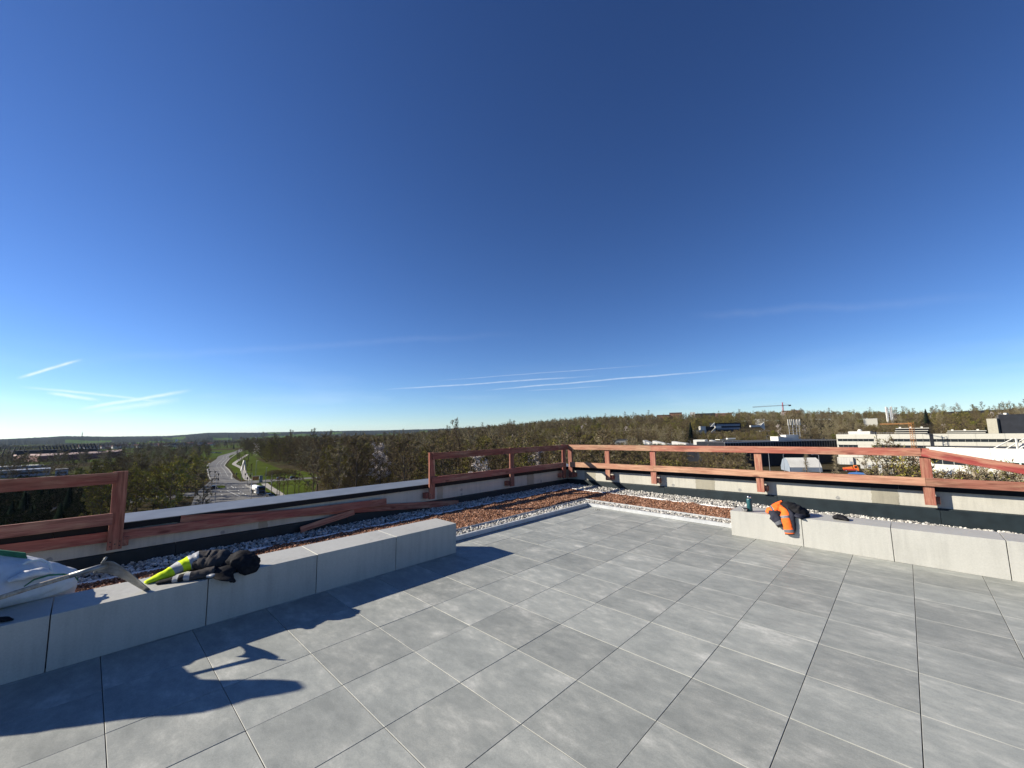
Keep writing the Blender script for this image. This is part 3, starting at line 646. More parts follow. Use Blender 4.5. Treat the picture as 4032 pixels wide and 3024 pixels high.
MB().add([(-1.30, -2.47, .86), (-1.32, -2.30, .79), (-1.36, -2.28, .70), (-1.34, -2.46, .72), (-1.33, -2.47, .86), (-1.35, -2.30, .79), (-1.39, -2.28, .70), (-1.37, -2.46, .72)],
         [(0, 1, 2, 3), (7, 6, 5, 4), (0, 4, 5, 1), (1, 5, 6, 2), (2, 6, 7, 3), (3, 7, 4, 0)]).build('green_flap', M['green_hem'], bag)
garment(bag, [(-1.03, -2.36, .64), (-1.05, -2.28, .66), (-1.09, -2.20, .655), (-1.13, -2.12, .62)], [(.02, .01), (.05, .03), (.05, .03), (.02, .012)], [(0, 1, M['white_bag'], 'folded_flap')], seed=31, amp=.3)
# --- shovel lying on the bench in front of the bag
sv = on_roof(thing('shovel', (-.75, -2.2, .42), 'worn steel shovel with grey wooden shaft lying across the left bench', 'shovel'))
sh = [(-.86, -3.02, .440), (-.80, -2.60, .540), (-.765, -2.20, .627), (-.750, -1.93, .676), (-.746, -1.83, .692)]
MB().tube(sh, [.019, .018, .018, .017, .015], 10).build('shaft', M['shaft'], sv, True)
MB().tube([(-.757, -2.02, .660), (-.748, -1.90, .682), (-.745, -1.80, .697)], [.020, .022, .024], 10).build('socket', M['blade'], sv, True)
mb = MB(); nu, nv = 9, 12; vs = []
cen = [(-.745, -1.845, .705), (-.742, -1.80, .698), (-.738, -1.74, .655), (-.730, -1.66, .580), (-.722, -1.59, .500), (-.712, -1.52, .424)]
for i in range(nv+1):
    t = i/nv; c = Vector(crom(cen, t)); w = .082*(1-.55*max(0, t-.25)/.75) if t > .08 else .07
    for k in range(nu+1):
        u = -1+2*k/nu; vs.append(c+Vector((u*w*.62, u*w*.30, u*w*.70*(1-.55*t)-.018*u*u*(1-t*.5))))
m2 = len(vs); vs += [v+Vector((0, -.003, -.004)) for v in vs]
fs = [(i*(nu+1)+k, i*(nu+1)+k+1, (i+1)*(nu+1)+k+1, (i+1)*(nu+1)+k) for i in range(nv) for k in range(nu)]
fs += [tuple(m2+a for a in reversed(f)) for f in fs]
bd = [k for k in range(nu)]
for k in range(nu): fs.append((k+1, k, m2+k, m2+k+1)); b_ = nv*(nu+1); fs.append((b_+k, b_+k+1, m2+b_+k+1, m2+b_+k))
for i in range(nv): a_ = i*(nu+1); c_ = a_+nu+1; fs.append((a_, c_, m2+c_, m2+a_)); fs.append((c_+nu, a_+nu, m2+a_+nu, m2+c_+nu))
mb.add(vs, fs).build('blade', M['blade'], sv, True)
for s_ in (-1, 1): MB().tube([(-.745+s_*.02, -1.845+s_*.010, .705+s_*.02), (-.745+s_*.064, -1.845+s_*.030, .705+s_*.07)], [.010, .009], 8).build('foot_tread', M['blade'], sv, True)
gv = on_roof(thing('work_glove', (-.80, -2.42, .421), 'black work glove on the left bench below the white bag', 'glove'))
garment(gv, [(-.84, -2.56, .440), (-.80, -2.46, .442), (-.765, -2.385, .435)], [(.04, .018), (.05, .022), (.035, .013)], [(0, .4, M['black_cloth'], 'cuff'), (.4, 1, M['black_cloth'], 'palm')], seed=41, clamp=cl)
for k in range(4):
    garment(gv, [(-.80+k*.022, -2.395+k*.004, .434), (-.785+k*.024, -2.345+k*.006, .433), (-.775+k*.025, -2.315+k*.008, .429)], [(.011, .010), (.010, .009), (.007, .006)], [(0, 1, M['black_cloth'], 'finger')], seed=42+k, clamp=cl, n=10)
# crumbs swept on to the paving at the far corner
for k, (x, y) in enumerate(((-.72, 5.86), (-.66, 5.83), (-.74, 5.80))):
    me = pebbles('loose_pebble', np.array([[0, 0, .012]]), np.array([.016]), ICO2, M['stone'], smooth=True)
    o = on_roof(tag(raw_obj('loose_pebble', me), 'tiny pale pebble lying on the paving in the far corner', 'pebble', 'loose pebbles on the paving')); o.location = (x, y, .003)
#@@ITEMSEND
#@@LAND
# ================================================================== THE LANDSCAPE BELOW AND BEYOND
M['grass'] = plain('lawn', (.055, .074, .015), 1.0, .35, .15, 0, 0, 0.0); M['field'] = plain('far_field', (.065, .105, .024), 1.0, .25, .02, 0, 0, 0.0)
def m_ground():
    m, nt, b = nmat('meadow_and_wood_floor'); co = coords(nt); big = tex(nt, co, .006, 4, .6); fine = tex(nt, co, .08, 5, .6)
    sx = nt.nodes.new('ShaderNodeSeparateXYZ'); lk(nt, co, sx.inputs[0]); west = math_(nt, 'DIVIDE', math_(nt, 'SUBTRACT', -300.0, sx.outputs[0]), 300.0, True)
    c = mixc(nt, math_(nt, 'MULTIPLY', west, ramp(nt, big, [(.46, (0, 0, 0)), (.54, (1, 1, 1))])), (.048, .040, .024), (.058, .082, .020))
    c = mixc(nt, .5, c, ramp(nt, fine, [(.3, (.25, .25, .25)), (.7, (.75, .75, .75))]), 'OVERLAY'); lk(nt, c, b.inputs['Base Color']); b.inputs['Roughness'].default_value = 1.0; b.inputs['Specular IOR Level'].default_value = 0.0; return m
M['earth'] = m_ground()
M['asphalt'] = plain('asphalt', (.135, .133, .129), .95, .22, .25, 0, 0, .12); M['path'] = plain('pale_path', (.26, .24, .21), .9, .2, .4)
M['kerb'] = plain('kerb_stone', (.24, .23, .20), .85, .15, 1.0); M['paint'] = plain('road_paint', (.45, .45, .42), .8, .15, 2)
M['bark'] = m_leaf('bark', (.075, .058, .042), (.135, .11, .08), (.10, .08, .06))
M['twig'] = m_leaf('bare_twigs', (.085, .062, .040), (.22, .165, .102), (.115, .088, .055))
M['twig_grey'] = m_leaf('grey_twigs', (.24, .20, .14), (.36, .305, .205), (.22, .185, .125))
M['bud'] = m_leaf('olive_buds', (.13, .135, .028), (.30, .27, .05), (.14, .12, .035))
M['bud_yellow'] = m_leaf('yellow_green_buds', (.27, .25, .045), (.34, .32, .055), (.20, .18, .04))
M['bud_green'] = m_leaf('young_green_leaves', (.13, .17, .022), (.21, .22, .030), (.16, .15, .03))
M['blossom'] = m_leaf('white_blossom', (.66, .60, .57), (.80, .72, .68), (.52, .45, .40))
M['needle'] = m_leaf('dark_needles', (.012, .022, .014), (.022, .034, .018), (.015, .024, .014))
M['ivy'] = m_leaf('dark_evergreen_leaves', (.018, .026, .010), (.035, .042, .014), (.025, .03, .012))
M['farwood'] = m_leaf('far_wood', (.024, .029, .022), (.024, .029, .022), (.036, .036, .026))
M['bwhite'] = plain('white_render', (.56, .55, .50), .8, .08, .3); M['bcream'] = m_concrete('board_marked_concrete', (.47, .455, .39), .14)
M['glass'] = plain('dark_glass', (.018, .022, .026), .15, .2, 1); M['dark'] = plain('dark_cladding', (.015, .017, .022), .75, .25, .3, 0, 0, .15)
M['fin'] = plain('grey_fins', (.10, .10, .10), .7, .3, 1); M['roofing'] = plain('roof_felt', (.085, .085, .088), .95, .25, .3, 0, 0, .1)
M['rail_grey'] = plain('grey_metal', (.30, .31, .33), .5, .15, 2, .3); M['brick'] = plain('brick', (.26, .13, .08), .9, .25, .8)
M['redwall'] = plain('red_brown_panel', (.17, .055, .045), .8, .25, .1); M['pinkroof'] = plain('pinkish_roof', (.30, .20, .17), .9, .2, .1)
M['blueshed'] = plain('blue_grey_sheet', (.22, .26, .31), .6, .15, .2); M['slate'] = plain('slate_roof', (.055, .055, .062), .8, .3, .4)
M['tile'] = plain('red_tile_roof', (.20, .085, .055), .9, .3, .4)
M['crane_red'] = plain('red_crane_paint', (.50, .06, .07), .6); M['crane_orange'] = plain('orange_crane_paint', (.36, .15, .035), .6)
M['crane_grey'] = plain('grey_crane_steel', (.16, .16, .18), .6); M['teal'] = plain('pale_teal_frame', (.42, .52, .50), .6)
M['blue'] = plain('blue_cab_paint', (.02, .075, .17), .35, .1, 3, 0, 0, .5); M['car_black'] = plain('black_car_paint', (.010, .011, .013), .25, .1, 3, 0, 0, .6)
M['car_grey'] = plain('grey_car_paint', (.16, .17, .18), .3, .1, 3, 0, 0, .6); M['car_white'] = plain('white_car_paint', (.70, .70, .68), .35, .05, 3)
M['tyre'] = plain('tyre_rubber', (.012, .012, .012), .9); M['orange_paint'] = plain('orange_vehicle_paint', (.75, .17, .03), .5); M['blue_tarp'] = plain('blue_sheet', (.04, .14, .38), .6)
M['red_paint'] = plain('red_vehicle_paint', (.45, .03, .03), .5)

def sstep(a, b, x):
    t = min(max((x-a)/(b-a), 0), 1); return t*t*(3-2*t)
def gz(x, y):
    d = math.hypot(x, y); az = math.degrees(math.atan2(x, y))
    w = sstep(-64, -30, az)*(1-.15*sstep(-9, 3, az)) if -180 < az < 120 else 0
    z = -21+34*sstep(250, 930, d)*w
    if d > 950: z += (d-950)*.004*w
    if d > 1500 and az < -55: z += (d-1500)*.004*(1-w)
    return z
# ground: one sheet out to the horizon
azs = list(np.radians(np.arange(-180, 180, 2.0))); rr = [2, 40, 90, 150, 220, 260, 300, 350, 420, 500, 600, 700, 800, 950, 1150, 1400, 1700, 2100, 2700, 3600, 5000, 7000, 9500]
V = [(r*math.sin(a), r*math.cos(a), gz(r*math.sin(a), r*math.cos(a))) for r in rr for a in azs]; n = len(azs)
F = [(i*n+k, i*n+(k+1) % n, (i+1)*n+(k+1) % n, (i+1)*n+k) for i in range(len(rr)-1) for k in range(n)]+[tuple(range(n))]
tag(MB().add(V, [tuple(reversed(f)) for f in F]).build('ground', M['earth']), kind='structure')
# far wooded hills: ridges with a bumpy canopy, heights from the skyline
SKY = [(-130, .004), (-100, .0030), (-95, .0027), (-91.5, .0054), (-88, .0036), (-87, .0037), (-84, .0036), (-82.5, .0050), (-80.5, .0080), (-76, .0071), (-68, .0077), (-61, .0075), (-50, .009), (-40, .010), (-20, .010), (20, .012)]
azv = np.arange(-118, -28, .09); rv = [1900, 2100, 2300, 2500, 2700, 2950, 3200, 3500, 3800, 4200, 4600, 5000, 5400, 5800, 6200, 7000, 8000]
V = []
for r in rv:
    for a in azv:
        sk = np.interp(a, [p[0] for p in SKY], [p[1] for p in SKY])
        top = sk*5600+1.8; t = sstep(1900, 5600, r)
        ridge = 14*noise.noise(Vector((a*.16, r*.0006, 2)))+9*noise.noise(Vector((a*.5, r*.001, 5)))
        z = -22+(top+22)*t**1.25+ridge*sstep(2000, 3000, r)*(1-sstep(4600, 5600, r))
        bump_ = (3.0*noise.noise(Vector((a*6, r*.02, 0)))+2.2*noise.noise(Vector((a*17, r*.05, 3))))*sstep(1900, 2300, r)
        wood = sstep(-.12, .06, noise.noise(Vector((a*.33, r*.0011, 8)))+.18) if r < 4600 else 1
        ar = math.radians(a); V.append((r*math.sin(ar), r*math.cos(ar), z+wood*(7+bump_)))
n = len(azv); F = [(i*n+k, (i+1)*n+k, (i+1)*n+k+1, i*n+k+1) for i in range(len(rv)-1) for k in range(n-1)]
hl = raw_obj('hills', np_mesh('hills', np.array(V), np.array([f[::-1] for f in F]), [M['farwood'], M['field']], False,
     mi=[1 if (noise.noise(Vector((azv[k]*.33, rv[i]*.0011, 8)))+.18 < -.08 and rv[i] < 4300) else 0 for i in range(len(rv)-1) for k in range(n-1)])); tag(hl, kind='structure')

def strip(path, dz, name, mat):                              # path: (x, y, width)
    V = []
    for i, (x, y, w) in enumerate(path):
        a = path[max(i-1, 0)]; b = path[min(i+1, len(path)-1)]; d = Vector((b[0]-a[0], b[1]-a[1])).normalized(); q = Vector((-d.y, d.x))*w/2
        V += [(x+q.x, y+q.y, -21+dz), (x-q.x, y-q.y, -21+dz)]
    F = [(2*i+1, 2*i, 2*i+2, 2*i+3)[::-1] for i in range(len(path)-1)]
    return MB().add(V, F), V
def sheet(name, poly, dz, mat):
    return tag(MB().add([(x, y, -21+dz) for x, y in poly], [tuple(range(len(poly)))]).build(name, mat), kind='structure')
def dens(path, k=4):
    return [tuple(crom(path, (i+u/k)/(len(path)-1))) for i in range(len(path)-1) for u in range(k)]+[path[-1]]
LAWN = [(-196, 58), (-246, 58), (-262, 58), (-300, 64), (-346, 72), (-398, 80), (-452, 92), (-523, 109), (-640, 140), (-625, 152), (-470, 120), (-420, 111), (-357, 101), (-318, 95), (-285, 97), (-245, 94), (-226, 84), (-205, 80)]
sheet('lawn', LAWN, .010, M['grass'])
sheet('lawn', [(-168, 49), (-224, 56), (-222, 76), (-205, 78), (-172, 64)], .014, M['grass'])
MAIN = dens([(-60, 5, 20), (-120, 24, 22), (-170, 36, 24), (-205, 41.5, 22), (-235, 46, 16), (-268, 51.6, 10.5), (-300, 57, 10.5), (-343, 64, 11), (-396, 72, 11), (-450, 83.5, 11.5), (-521, 100.5, 11.5), (-600, 117, 11), (-670, 139, 11), (-779, 172, 10), (-900, 205, 10)])
mb, _ = strip(MAIN, .020, 'road', M['asphalt']); road = tag(mb.build('road', M['asphalt']), kind='structure')
mb, _ = strip(dens([(-236, 44, 15), (-237, 60, 13), (-233, 74, 10), (-228, 88, 8), (-218, 110, 8), (-200, 150, 8)]), .024, 'side_road', M['asphalt']); tag(mb.build('side_road', M['asphalt']), kind='structure')
mb, _ = strip(dens([(-207, 48, 16), (-207, 20, 14), (-204, -20, 12), (-200, -80, 12)]), .028, 'side_road', M['asphalt']); tag(mb.build('side_road', M['asphalt']), kind='structure')
mb, _ = strip(dens([(-150, 48, 2.6), (-180, 53.4, 2.6), (-205, 57, 2.6), (-224, 60, 2.8)]), .032, 'footpath', M['path']); tag(mb.build('footpath', M['path']), kind='structure')
mb, _ = strip(dens([(-246, 60, 3), (-257, 60.5, 3), (-300, 69, 3), (-343, 78, 3), (-380, 83, 3), (-419, 89, 3), (-500, 112, 3), (-618, 146, 3)]), .036, 'footpath', M['path']); tag(mb.build('footpath', M['path']), kind='structure')
def kerb(path):
    V = []
    for i, (x, y) in enumerate(path):
        a = path[max(i-1, 0)]; b = path[min(i+1, len(path)-1)]; d = Vector((b[0]-a[0], b[1]-a[1])).normalized(); q = Vector((-d.y, d.x))*.35
        V += [(x+q.x, y+q.y, -21), (x+q.x, y+q.y, -20.86), (x-q.x, y-q.y, -20.86), (x-q.x, y-q.y, -21)]
    F = [(4*i+k, 4*i+k+1, 4*i+k+5, 4*i+k+4) for i in range(len(path)-1) for k in range(3)]
    tag(MB().add(V, F).build('kerb', M['kerb'], road), None)
kerb([(-262, 55), (-269.5, 55.9), (-298, 62.2), (-343, 69.6), (-396, 77.3), (-450, 89.6), (-521, 106.6), (-670, 145.3), (-779, 176)])
kerb([(-165, 46.5), (-188, 49.2), (-205, 50.6), (-222, 51.9), (-226.5, 53), (-227.5, 58), (-230, 68), (-226, 79)])
kerb([(-262, 45.5), (-300, 50.8), (-343, 57.6), (-396, 65.6), (-450, 77)])
def mark(x, y, L, w, ang):
    c, s = math.cos(ang), math.sin(ang); P = [(-L/2, -w/2), (L/2, -w/2), (L/2, w/2), (-L/2, w/2)]
    MB().add([(x+a*c-b*s, y+a*s+b*c, -21+.040) for a, b in P], [(0, 1, 2, 3)]).build('lane_marking', M['paint'], road)
J = lambda a, b: G(780+a*440/2212, 1740+b*440/2212)
for (a, b), L in [((890, 895), 3), ((745, 900), 3), ((735, 935), 2.5), ((800, 962), 3), ((840, 990), 3), ((890, 1020), 3), ((940, 1047), 3), ((990, 1076), 2.5), ((810, 1025), 3), ((590, 915), 2.5), ((450, 985), 3), ((470, 1045), 2.5), ((690, 900), 7), ((660, 880), 5)]:
    p = J(a, b); mark(p[0], p[1], L, .35, rad(172))
p, q = J(570, 965), J(825, 1080); mark((p[0]+q[0])/2, (p[1]+q[1])/2, math.dist(p[:2], q[:2]), .35, math.atan2(q[1]-p[1], q[0]-p[0]))
for k in range(26):                                          # centre and lane lines following the bend
    i = 22+k; a, b = MAIN[i], MAIN[min(i+1, len(MAIN)-1)]; an = math.atan2(b[1]-a[1], b[0]-a[0]); L = math.dist(a[:2], b[:2])
    if i+1 >= len(MAIN): break
    mx, my = (a[0]+b[0])/2, (a[1]+b[1])/2
    mark(mx-math.sin(an)*-2.9, my+math.cos(an)*-2.9, L*1.0, .13, an); mark(mx, my, L*.98 if k > 10 else L*.4, .13, an)
isl = thing('traffic_island', (-226, 43, -21), 'small grassed traffic island in the road junction', 'traffic island')
pr = [(-233.5, 42.4), (-231, 44.6), (-226, 44.8), (-218.5, 42.9), (-219, 41.2), (-226, 41.2)]
MB().prism(pr, 'z', -21, -20.84).build('kerb_ring', M['kerb'], isl); MB().prism([(x*.93-226*.07, y*.93+43*.07) for x, y in pr], 'z', -20.84, -20.80).build('grass_top', M['grass'], isl)
for poly in ([(-1000, 60), (-1180, 210), (-1330, 240), (-1290, 90)], [(-850, 60), (-1000, 190), (-960, 60)]): sheet('field', poly, .5, M['field'])
sheet('field', [(-1500, 250), (-1850, 330), (-1850, 150), (-1500, 140)], 1.0, M['field'])
sheet('parking', [(-395, -45), (-395, 5), (-330, 5), (-330, -40)], .02, M['asphalt'])

# ------------------------------------------------------------------ trees
def gen_tree(seed, H, R, limbs=15, subs=6, tw=28, leaf=0.0, lsize=.2, base=.10, up=.55, tww=.060, twl=.85):
    r = random.Random(seed); tr = MB(); V = []; F = []; MI = []
    P = [Vector((0, 0, -.3))]
    for i in range(1, 7): P.append(Vector((r.gauss(0, .02)*H*i/6, r.gauss(0, .02)*H*i/6, H*.90*i/6)))
    tr.tube(P, [H*.014*(1-.85*i/6)+.02 for i in range(7)], 6)
    def tri(a, b, w, m=0):
        d = b-a; s = d.cross(Vector((r.gauss(0, 1), r.gauss(0, 1), r.gauss(0, 1)))).normalized()*w
        k = len(V); V.extend([a-s, a+s, b]); F.append((k, k+1, k+2)); MI.append(m)
    for i in range(limbs):
        u = base+(.97-base)*((i+r.random())/limbs); p0 = Vector(crom(P, u)); az = i*2.4+r.gauss(0, .3)
        prof = math.sin(math.pi*min(1, (u-base)/(1-base)*.66+.30)); L = R*(.35+.75*prof)*r.uniform(.8, 1.15); el = up+r.gauss(0, .15)+.5*(u-base)
        d = Vector((math.cos(az)*math.cos(el), math.sin(az)*math.cos(el), math.sin(el)))
        p1 = p0+d*L*.5+Vector((0, 0, L*.05)); p2 = p0+d*L+Vector((r.gauss(0, .1)*L, r.gauss(0, .1)*L, L*.22))
        tr.tube([p0, p1, p2], [H*.0055, H*.0035, .015], 4, False)
        for s in range(subs):
            q = r.uniform(.22, 1); a = p0.lerp(p1, q*2) if q < .5 else p1.lerp(p2, q*2-1)
            sd = (d*.5+Vector((r.gauss(0, .75), r.gauss(0, .75), r.gauss(.35, .5)))).normalized(); sl = R*r.uniform(.16, .36); b = a+sd*sl
            tri(a, b, .045); tri(a, b, .045)
            for k in range(tw):
                c = a.lerp(b, r.uniform(.15, 1.05)); td = (sd*.6+Vector((r.gauss(0, .7), r.gauss(0, .7), r.gauss(.3, .55)))).normalized(); tl = twl*r.uniform(.5, 1.3); e = c+td*tl
                tri(c, e, tww*r.uniform(.6, 1.2))
                if r.random() < leaf:
                    f = c.lerp(e, r.uniform(.4, 1)); w = Vector((r.gauss(0, 1), r.gauss(0, 1), r.gauss(0, 1))).normalized()*lsize*r.uniform(.6, 1.4); tri(f-w*.5, f+w, lsize*.6, 1)
    return tr, V, F, MI
def gen_conifer(seed, H, R):
    r = random.Random(seed); tr = MB().tube([(0, 0, -.3), (0, 0, H*.5), (0, 0, H*.97)], [H*.014, H*.009, .03], 6); V = []; F = []
    for i in range(950):
        u = r.random()**.8; z = H*(.08+.9*u); L = R*(1-u)**.85*r.uniform(.55, 1.1)+.25; a = r.random()*6.283
        b = Vector((0, 0, z)); o = Vector((math.cos(a), math.sin(a), 0)); s = Vector((-o.y, o.x, 0)); st = b+o*L*r.uniform(0, .5); e = b+o*L+Vector((0, 0, -L*r.uniform(.05, .4)))
        k = len(V); V += [st-s*.28*(1+L*.12)+Vector((0, 0, .15)), st+s*.28*(1+L*.12)-Vector((0, 0, .1)), e]; F.append((k, k+1, k+2))
    return tr, V, F, [0]*len(F)
def gen_bush(seed, H, R, tw=900, leaf=.4, lsize=.16):
    r = random.Random(seed); tr = MB(); V = []; F = []; MI = []
    for i in range(7):
        a = r.random()*6.28; tr.tube([(math.cos(a)*R*.1, math.sin(a)*R*.1, -.1), (math.cos(a)*R*.35, math.sin(a)*R*.35, H*.5), (math.cos(a)*R*.5, math.sin(a)*R*.5, H*.85)], [.05, .035, .015], 4, False)
    for i in range(tw):
        th = r.random()*6.28; q = r.random()**.5; z = H*r.uniform(.06, .85)*(1-.35*q*q); c = Vector((math.cos(th)*R*q*.9, math.sin(th)*R*q*.9, z))
        e = c+(Vector((math.cos(th)*.5, math.sin(th)*.5, .8))+Vector((r.gauss(0, .5), r.gauss(0, .5), r.gauss(0, .3)))).normalized()*r.uniform(.4, 1.1)
        s = (e-c).cross(Vector((r.gauss(0, 1), r.gauss(0, 1), r.gauss(0, 1)))).normalized()*.035; k = len(V); V += [c-s, c+s, e]; F.append((k, k+1, k+2)); MI.append(0)
        if r.random() < leaf:
            w = Vector((r.gauss(0, 1), r.gauss(0, 1), r.gauss(0, 1))).normalized()*lsize; s = w.orthogonal().normalized()*lsize*.6; k = len(V); V += [e-w-s, e-w*.5+s, e+w]; F.append((k, k+1, k+2)); MI.append(1)
    return tr, V, F, MI
PROTO = {}
def proto(key, gen, mats):
    tr, V, F, MI = gen
    tm = bpy.data.meshes.new('trunk'); tm.from_pydata(tr.v, [], tr.f); tm.materials.append(M['bark']); tm.update()
    PROTO[key] = (tm, np_mesh('crown', np.array([tuple(v) for v in V]), np.array(F), mats, False, mi=MI))
for k in range(4): proto('bare%d' % k, gen_tree(100+k, 18, 5.0+.4*k, leaf=.16, lsize=.18), [M['twig'], M['bud']])
for k in range(2): proto('grey%d' % k, gen_tree(120+k, 18, 5.8, tw=30, leaf=.35, lsize=.18), [M['twig_grey'], M['bud']])
for k in range(3): proto('bud%d' % k, gen_tree(140+k, 16, 5.2, tw=24, leaf=.8, lsize=.24), [M['twig'], M['bud']])
proto('green', gen_tree(160, 14, 4.8, tw=18, leaf=1.0, lsize=.30), [M['twig'], M['bud_green']])
proto('yellow', gen_tree(150, 16, 5.4, tw=22, leaf=1.0, lsize=.30), [M['twig_grey'], M['bud_yellow']])
proto('blossom', gen_tree(170, 16, 4.6, tw=17, leaf=1.0, lsize=.26), [M['twig_grey'], M['blossom']])
proto('slim', gen_tree(180, 9, 1.7, limbs=9, subs=4, tw=10, leaf=.05, base=.35, up=.8, tww=.03, twl=.7), [M['twig'], M['bud']])
proto('poplar', gen_tree(185, 15, 2.2, limbs=16, subs=5, tw=14, leaf=.05, base=.10, up=1.05, tww=.035, twl=1.2), [M['twig_grey'], M['bud']])
proto('tall', gen_tree(190, 26, 4.6, limbs=16, subs=6, tw=18, leaf=.05, base=.35, up=.9, tww=.06), [M['twig'], M['bud']])
for k in range(2): proto('conifer%d' % k, gen_conifer(200+k, 17, 3.6), [M['needle']])
proto('ivy', gen_tree(210, 14, 4.6, tw=18, leaf=1.0, lsize=.34), [M['twig'], M['ivy']])
for k in range(2): proto('bush%d' % k, gen_bush(220+k, 4.0, 2.6), [M['twig'], M['bud']])
def plant(key, name, x, y, s, label, group, cat='tree', z=None, rz=None, sz=1.0):
    o = thing(name, (x, y, gz(x, y) if z is None else z), label, cat, group, random.random()*6.28 if rz is None else rz); o.scale = (s, s, s*sz)
    tm, cm = PROTO[key]; raw_obj('trunk' if cat == 'tree' else 'stems', tm, o); raw_obj('crown' if cat == 'tree' else 'foliage', cm, o); return o
def inpoly(x, y, P):
    c = False; j = len(P)-1
    for i in range(len(P)):
        if (P[i][1] > y) != (P[j][1] > y) and x < (P[j][0]-P[i][0])*(y-P[i][1])/(P[j][1]-P[i][1])+P[i][0]: c = not c
        j = i
    return c
def near_path(x, y, path, pad):
    return any((x-p[0])**2+(y-p[1])**2 < (p[2]/2+pad)**2 for p in path)
MAIND = dens(MAIN, 3); SIDE = dens([(-236, 44, 15), (-237, 60, 13), (-233, 74, 10), (-228, 88, 8), (-218, 110, 8), (-200, 150, 8)], 6)+dens([(-207, 48, 16), (-207, 20, 14), (-204, -20, 12), (-200, -80, 12)], 8)
KEEP = [LAWN, [(-172, 47), (-228, 53), (-226, 79), (-205, 79), (-170, 66)]]
BUILD = [(-130, 30, 286, 420), (-84, -10, 236, 345), (-2, 60, 100, 140), (-50, 60, 240, 300)]   # ground taken by buildings and yards
BUILD2 = [(-150, -50, 520, 620), (-40, 0, 640, 690), (20, 60, 330, 440)]
GAPS = [(1500, 190, 55), (1885, 130, 60), (2110, 165, 45), (1340, 165, 100), (1240, 176, 60), (1805, 205, 30), (690, 150, 95), (560, 165, 60), (790, 200, 40), (2720, 500, 25), (3655, 700, 25)]
GAPZ = [(2500, 2860, 250, 345), (2850, 3300, 250, 365), (3515, 3960, 300, 400), (3880, 4100, 300, 480), (2735, 3025, 540, 640), (3400, 3462, 610, 665)]
LOWZ = [(2570, 2900, 820, 1300), (3070, 3170, 850, 1300), (2715, 3035, 345, 545), (3395, 3470, 420, 700), (3480, 3530, 560, 720), (3500, 4100, 860, 1300)]
def to_px(x, y):
    d = np.array([x-CAMP[0], y-CAMP[1], 0.0]); c = RT @ d
    return PW/2+PF*c[0]/c[2] if c[2] > 1 else -9999
def in_view_gap(x, y):
    p = to_px(x, y); d = math.hypot(x-CAMP[0], y-CAMP[1])
    return any(abs(p-a) < w*max(1.0, (e/max(d, 60))**.5) and d < e+3 for a, e, w in GAPS) or any(a < p < b and c < d < e for a, b, c, e in GAPZ)
def free(x, y):
    if near_path(x, y, MAIND, 5) or near_path(x, y, SIDE, 3): return False
    if any(inpoly(x, y, P) for P in KEEP) or in_view_gap(x, y): return False
    if any(a < x < b and c < y < d for a, b, c, d in BUILD+BUILD2): return False
    return not (-6 < x < 16 and -12 < y < 12)
def lowf(x, y):
    p = to_px(x, y); d = math.hypot(x-CAMP[0], y-CAMP[1]); return random.uniform(.30, .52) if any(a < p < b and c < d < e for a, b, c, e in LOWZ) else 1.0
def pxy(px, d): p = POL(px, d, 0); return p.x, p.y
# named single trees, from the photo
def tree_px(key, name, px, d, s, label, group=None, sz=1.0):
    x, y = pxy(px, d); return plant(key, name, x, y, s, label, group, sz=sz)
tree_px('blossom', 'blossom_tree', 1500, 190, 1.12, 'white blossoming tree standing highest in the wood left of the corner rail')
tree_px('blossom', 'blossom_tree', 1885, 128, 1.02, 'white blossoming tree right behind the corner guard rail')
tree_px('blossom', 'blossom_tree', 2110, 165, .95, 'pale blossoming tree seen between the rails near the corner')
tree_px('grey0', 'budding_tree', 1340, 165, 1.05, 'broad pale olive budding tree at the wood edge above the coping')
tree_px('grey1', 'budding_tree', 1240, 176, .96, 'greyish budding tree at the left front of the wood')
tree_px('tall', 'tall_bare_tree', 1805, 200, 1.14, 'tall bare tree rising highest above the wood against the sky')
tree_px('tall', 'tall_bare_tree', 1140, 430, 1.1, 'tall bare tree standing above the far end of the wood')
tree_px('bare2', 'lone_bare_tree', 985, 468, 1.05, 'lone dark bare tree on the lawn beside the curving path')
tree_px('conifer0', 'conifer', 2720, 500, 1.15, 'dark blue-green conifer left of the white gabled school')
tree_px('conifer1', 'conifer', 1270, 470, 1.1, 'small dark conifer in the far wood, left of the blossom tree')
tree_px('conifer0', 'conifer', 3655, 700, 1.15, 'dark pine standing out on the right hilltop')
tree_px('yellow', 'budding_tree', 690, 150, 1.00, 'large yellow-green budding tree left of the road')
tree_px('yellow', 'budding_tree', 785, 205, .98, 'yellow-brown budding tree close to the road edge')
tree_px('yellow', 'budding_tree', 560, 165, .86, 'green budding tree right behind the wide left post')
tree_px('bare0', 'roadside_bare_tree', 815, 148, .72, 'leaning bare tree in front of the road junction')
tree_px('green', 'green_tree', 330, 300, .62, 'bright green young tree above the left rail')
tree_px('green', 'green_tree', 75, 255, .60, 'yellow-green young tree at the left photo edge')
tree_px('green', 'green_tree', 2625, 560, .95, 'fresh yellow-green tree on the far hillside')
tree_px('green', 'green_tree', 3045, 420, .95, 'bright green tree left of the roof antennas')
tree_px('poplar', 'narrow_bare_tree', 3160, 205, .86, 'upright bare poplar in front of the dark building, left one')
tree_px('poplar', 'narrow_bare_tree', 3275, 195, .92, 'upright bare poplar in front of the dark building, right one')
tree_px('poplar', 'narrow_bare_tree', 3395, 215, .80, 'upright bare poplar beside the orange vehicle')
tree_px('tall', 'hilltop_bare_tree', 2705, 930, .80, 'bare tree on the skyline beside the brick rooftops')
